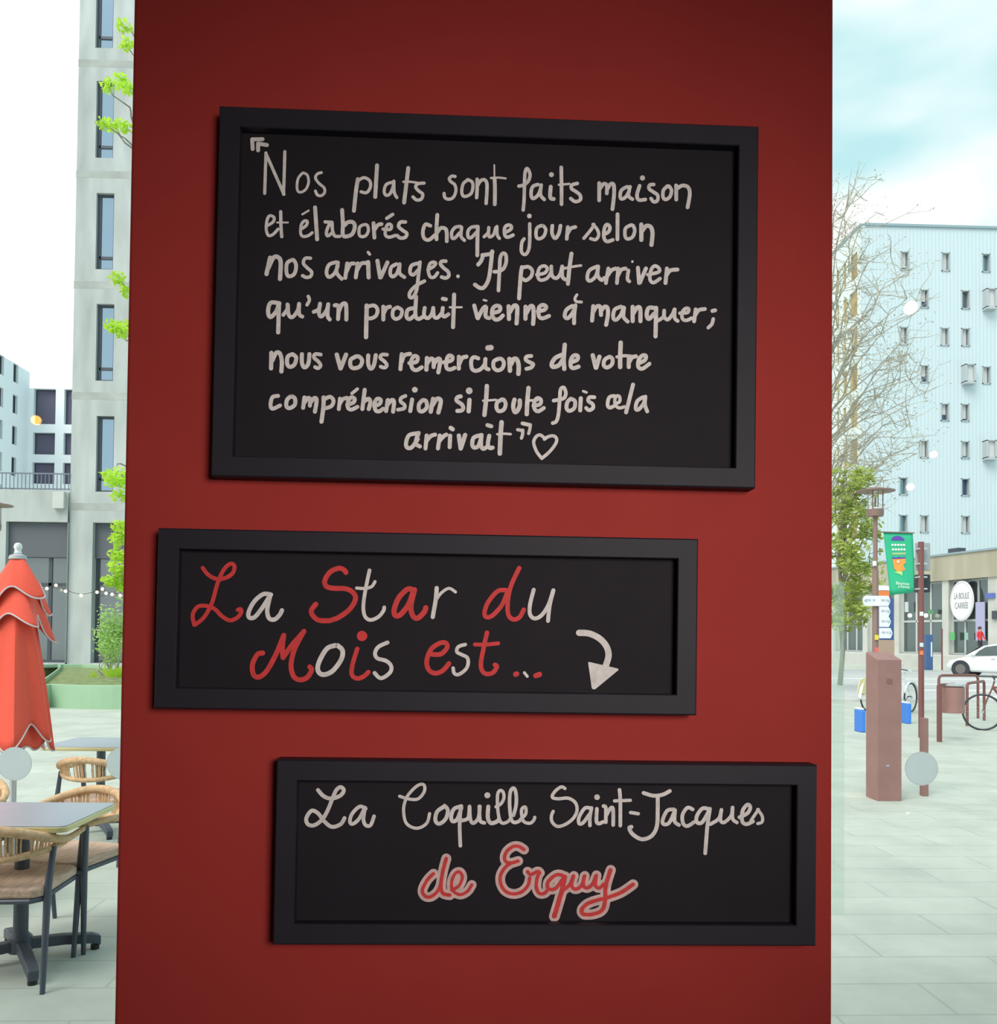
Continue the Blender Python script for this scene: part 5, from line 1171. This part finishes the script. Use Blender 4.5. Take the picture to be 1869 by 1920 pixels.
# ------------------------------------------------------------------ car
def car(label, loc, rz):
    root = thing('car', label, 'car', loc, rz)                                                   # front towards local +x
    m_paint = mat('white_car_paint', (0.82, 0.86, 0.86), 0.2, spec=0.6); m_cg = glassy('car_glass', (0.35, 0.45, 0.45), 0.3)
    def loft(st, n=16):
        mb = MB(); vs = []
        for x, zb, zt_, hw, sq in st:
            for j in range(n):
                a = 2*PI*j/n; ca_, sa_ = math.cos(a), math.sin(a); e = sq
                vs.append(V((x, hw*math.copysign(abs(ca_)**e, ca_), (zb+zt_)/2+(zt_-zb)/2*math.copysign(abs(sa_)**e, sa_))))
        k = len(st); mb.add(vs, [(i*n+j, i*n+(j+1) % n, (i+1)*n+(j+1) % n, (i+1)*n+j) for i in range(k-1) for j in range(n)]+[tuple(range(n)), tuple((k-1)*n+j for j in range(n))]); return mb
    loft([(-2.0, 0.45, 0.80, 0.60, 0.4), (-1.9, 0.28, 0.98, 0.76, 0.35), (-1.3, 0.2, 1.02, 0.86, 0.3), (0.0, 0.18, 0.98, 0.88, 0.3), (1.0, 0.2, 0.93, 0.87, 0.32), (1.5, 0.22, 0.84, 0.84, 0.36), (1.85, 0.26, 0.72, 0.74, 0.4), (2.02, 0.34, 0.60, 0.55, 0.5)], 28).build('body', m_paint, root, smooth=True)
    loft([(-1.88, 0.9, 1.05, 0.55, 0.5), (-1.6, 0.9, 1.40, 0.66, 0.45), (-0.9, 0.9, 1.50, 0.70, 0.42), (-0.1, 0.9, 1.52, 0.71, 0.42), (0.4, 0.9, 1.43, 0.70, 0.45), (0.85, 0.9, 1.16, 0.72, 0.5), (1.15, 0.88, 0.96, 0.72, 0.6)], 28).build('cabin', m_paint, root, smooth=True)
    for s_ in (-1, 1):
        for nm, pts in (('front_side_window', [(-0.22, 0.99), (0.72, 0.97), (0.55, 1.17), (0.25, 1.37), (-0.22, 1.44)]), ('rear_side_window', [(-1.25, 1.03), (-0.3, 0.99), (-0.3, 1.44), (-0.85, 1.42), (-1.2, 1.32)])):
            MB().prism([V((x, s_*(0.735-0.03*max(0, z-1.1)/0.3), z)) for x, z in pts], (0, -s_*0.12, 0)).build(nm, m_cg, root)
        for x in (-1.28, 1.28):
            c_ = V((x, s_*0.79, 0.335)); Rm = Matrix.Rotation(PI/2, 3, 'X')
            MB().lathe([(0.40, -0.11), (0.40, 0.10)], c_, 28, M=Rm).build('wheel_arch', m_blk, root)
            wh = MB().lathe([(0.23, -0.105), (0.31, -0.10), (0.335, -0.07), (0.335, 0.08), (0.31, 0.11), (0.23, 0.115)], c_, 28, M=Rm).build('wheel', mat('tyre_rubber', (0.06, 0.055, 0.055), 0.8), root, smooth=True)
            MB().lathe([(0.22, -0.112), (0.22, 0.118)], c_, 20, M=Rm).build('hub_cap', mat('dark_rim', (0.16, 0.15, 0.15), 0.5), wh)
        MB().sphere(V((0.72, s_*0.93, 1.02)), 0.1, 8, 0.7).build('wing_mirror', m_paint, root, smooth=True)
        for x in (-0.1, -0.95): MB().box((x, s_*0.885, 0.82), (0.16, 0.03, 0.03)).build('door_handle', m_grey, root)
        MB().sphere(V((1.86, s_*0.58, 0.66)), 0.11, 8, 0.6).build('headlight', m_alu, root, smooth=True)
    MB().prism([V((0.58, -0.58, 1.36)), V((0.58, 0.58, 1.36)), V((1.10, 0.66, 1.0)), V((1.10, -0.66, 1.0))], (0.05, 0, 0.05)).build('windscreen', m_cg, root)
    return root
hd = math.radians(180-48); w0 = dep(1802, 1264, 42.0)
dirv = V((math.cos(hd), math.sin(hd), 0)); lat = V((-dirv.y, dirv.x, 0))
cl = V((w0.x, w0.y, 0)) - dirv*1.28 - lat*0.79
car('white hatchback on the street cut by the right edge', (cl.x, cl.y, 0.02), hd)

# ------------------------------------------------------------------ person behind the car
def person(label, loc, rz, top_m, bottom_m, hair_m):
    root = thing('person', label, 'person', loc, rz)
    bm = bmesh.new(); sk = bm.verts.layers.skin.verify() if hasattr(bm.verts.layers.skin, 'verify') else bm.verts.layers.skin.new()
    J = dict(pel=((0, 0, .95), .14), wai=((0, 0.01, 1.1), .125), che=((0, 0.0, 1.32), .15), nek=((0, 0, 1.48), .055), hed=((0, 0.02, 1.60), .085), top=((0, 0.01, 1.68), .08),
             ls=((-.17, 0, 1.42), .065), le=((-.25, 0.03, 1.16), .045), lw=((-.22, .16, .98), .032), lh=((-.20, .22, .92), .035), rs=((.17, 0, 1.42), .065), re=((.25, 0.03, 1.16), .045), rw=((.22, .16, .98), .032), rh=((.20, .22, .92), .035),
             lp=((-.09, 0, .88), .09), lk=((-.10, .02, .49), .06), la=((-.10, -.02, .09), .042), lt=((-.11, .14, .03), .035), rp=((.09, 0, .88), .09), rk=((.10, .02, .49), .06), ra=((.10, -.02, .09), .042), rt=((.11, .14, .03), .035))
    vs = {k: bm.verts.new(v[0]) for k, v in J.items()}
    for k, v in J.items(): vs[k][sk].radius = (v[1], v[1]*(0.75 if k in ('che', 'wai', 'pel') else 1))
    vs['pel'][sk].use_root = True
    for a, b in ('pel wai', 'wai che', 'che nek', 'nek hed', 'hed top', 'che ls', 'ls le', 'le lw', 'lw lh', 'che rs', 'rs re', 're rw', 'rw rh', 'pel lp', 'lp lk', 'lk la', 'la lt', 'pel rp', 'rp rk', 'rk ra', 'ra rt') if False else [t.split() for t in ('pel wai', 'wai che', 'che nek', 'nek hed', 'hed top', 'che ls', 'ls le', 'le lw', 'lw lh', 'che rs', 'rs re', 're rw', 'rw rh', 'pel lp', 'lp lk', 'lk la', 'la lt', 'pel rp', 'rp rk', 'rk ra', 'ra rt')]:
        bm.edges.new((vs[a], vs[b]))
    me = bpy.data.meshes.new('body'); bm.to_mesh(me); bm.free(); o = bpy.data.objects.new('body', me); C.objects.link(o)
    o.modifiers.new('skin', 'SKIN'); o.modifiers.new('sub', 'SUBSURF').levels = 1
    dg = bpy.context.evaluated_depsgraph_get(); dg.update(); m2 = bpy.data.meshes.new_from_object(o.evaluated_get(dg)); bpy.data.objects.remove(o)
    skin = mat('skin', (0.55, 0.33, 0.25), 0.6)
    for m in (skin, top_m, bottom_m): m2.materials.append(m)
    for p in m2.polygons:
        c_ = p.center; p.use_smooth = True
        p.material_index = 2 if c_.z < 0.96 and abs(c_.x) < 0.19 and c_.y < 0.3 else (1 if c_.z < 1.47 and not (abs(c_.x) > 0.16 and c_.z < 1.0) else 0)
    b = bpy.data.objects.new('body', m2); C.objects.link(b); b.parent = root
    MB().sphere(V((0, -0.012, 1.655)), 0.108, 10, 1.0).build('hair', hair_m, root, smooth=True)
    return root
pp = dep(1837, 1215, 53.0)
person('person in a bright red jacket standing behind the white car', (pp.x, pp.y, 0.75), math.radians(200), mat('red_jacket', (0.80, 0.05, 0.06), 0.7), mat('dark_trousers', (0.05, 0.05, 0.07), 0.8), mat('brown_hair', (0.09, 0.05, 0.03), 0.7))

# ------------------------------------------------------------------ dining room pendants (they show as small reflections in the glass)
for px, py, D_, r_b, c_, e_, lab in ((68, 788, 6.0, 0.031, (1.0, 0.36, 0.04), 26, 'amber pendant bulb whose reflection glows in the left window'), (1707, 577, 5.0, 0.033, (1.0, 0.93, 0.88), 60, 'warm white pendant bulb reflected largest in the right window'),
                             (1750, 852, 7.0, 0.026, (1.0, 0.93, 0.88), 60, 'warm white pendant bulb reflected small beside a dark building window'), (1706, 913, 7.0, 0.026, (1.0, 0.90, 0.80), 60, 'warm white pendant bulb reflected just above the street lantern')):
    q = dep(px, py, D_); q = V((q.x, 2*GY-q.y, q.z)); root = thing('pendant_lamp', lab, 'pendant lamp', (q.x, q.y, RH), group='pendant bulbs of the dining room'); rl = (q.x, q.y, RH)
    MB().sphere(q, r_b, 12).build('bulb', mat('bulb_%d' % px, c_, 0.4, emit=(c_, e_)), root, rl, smooth=True)
    MB().lathe([(0.018, 0), (0.018, 0.05), (0.006, 0.06)], q+V((0, 0, r_b*0.9)), 12).build('socket', m_blk, root, rl)
    MB().tube([q+V((0, 0, r_b+0.04)), V((q.x, q.y, RH))], 0.003, 6).build('cord', m_cable, root, rl)
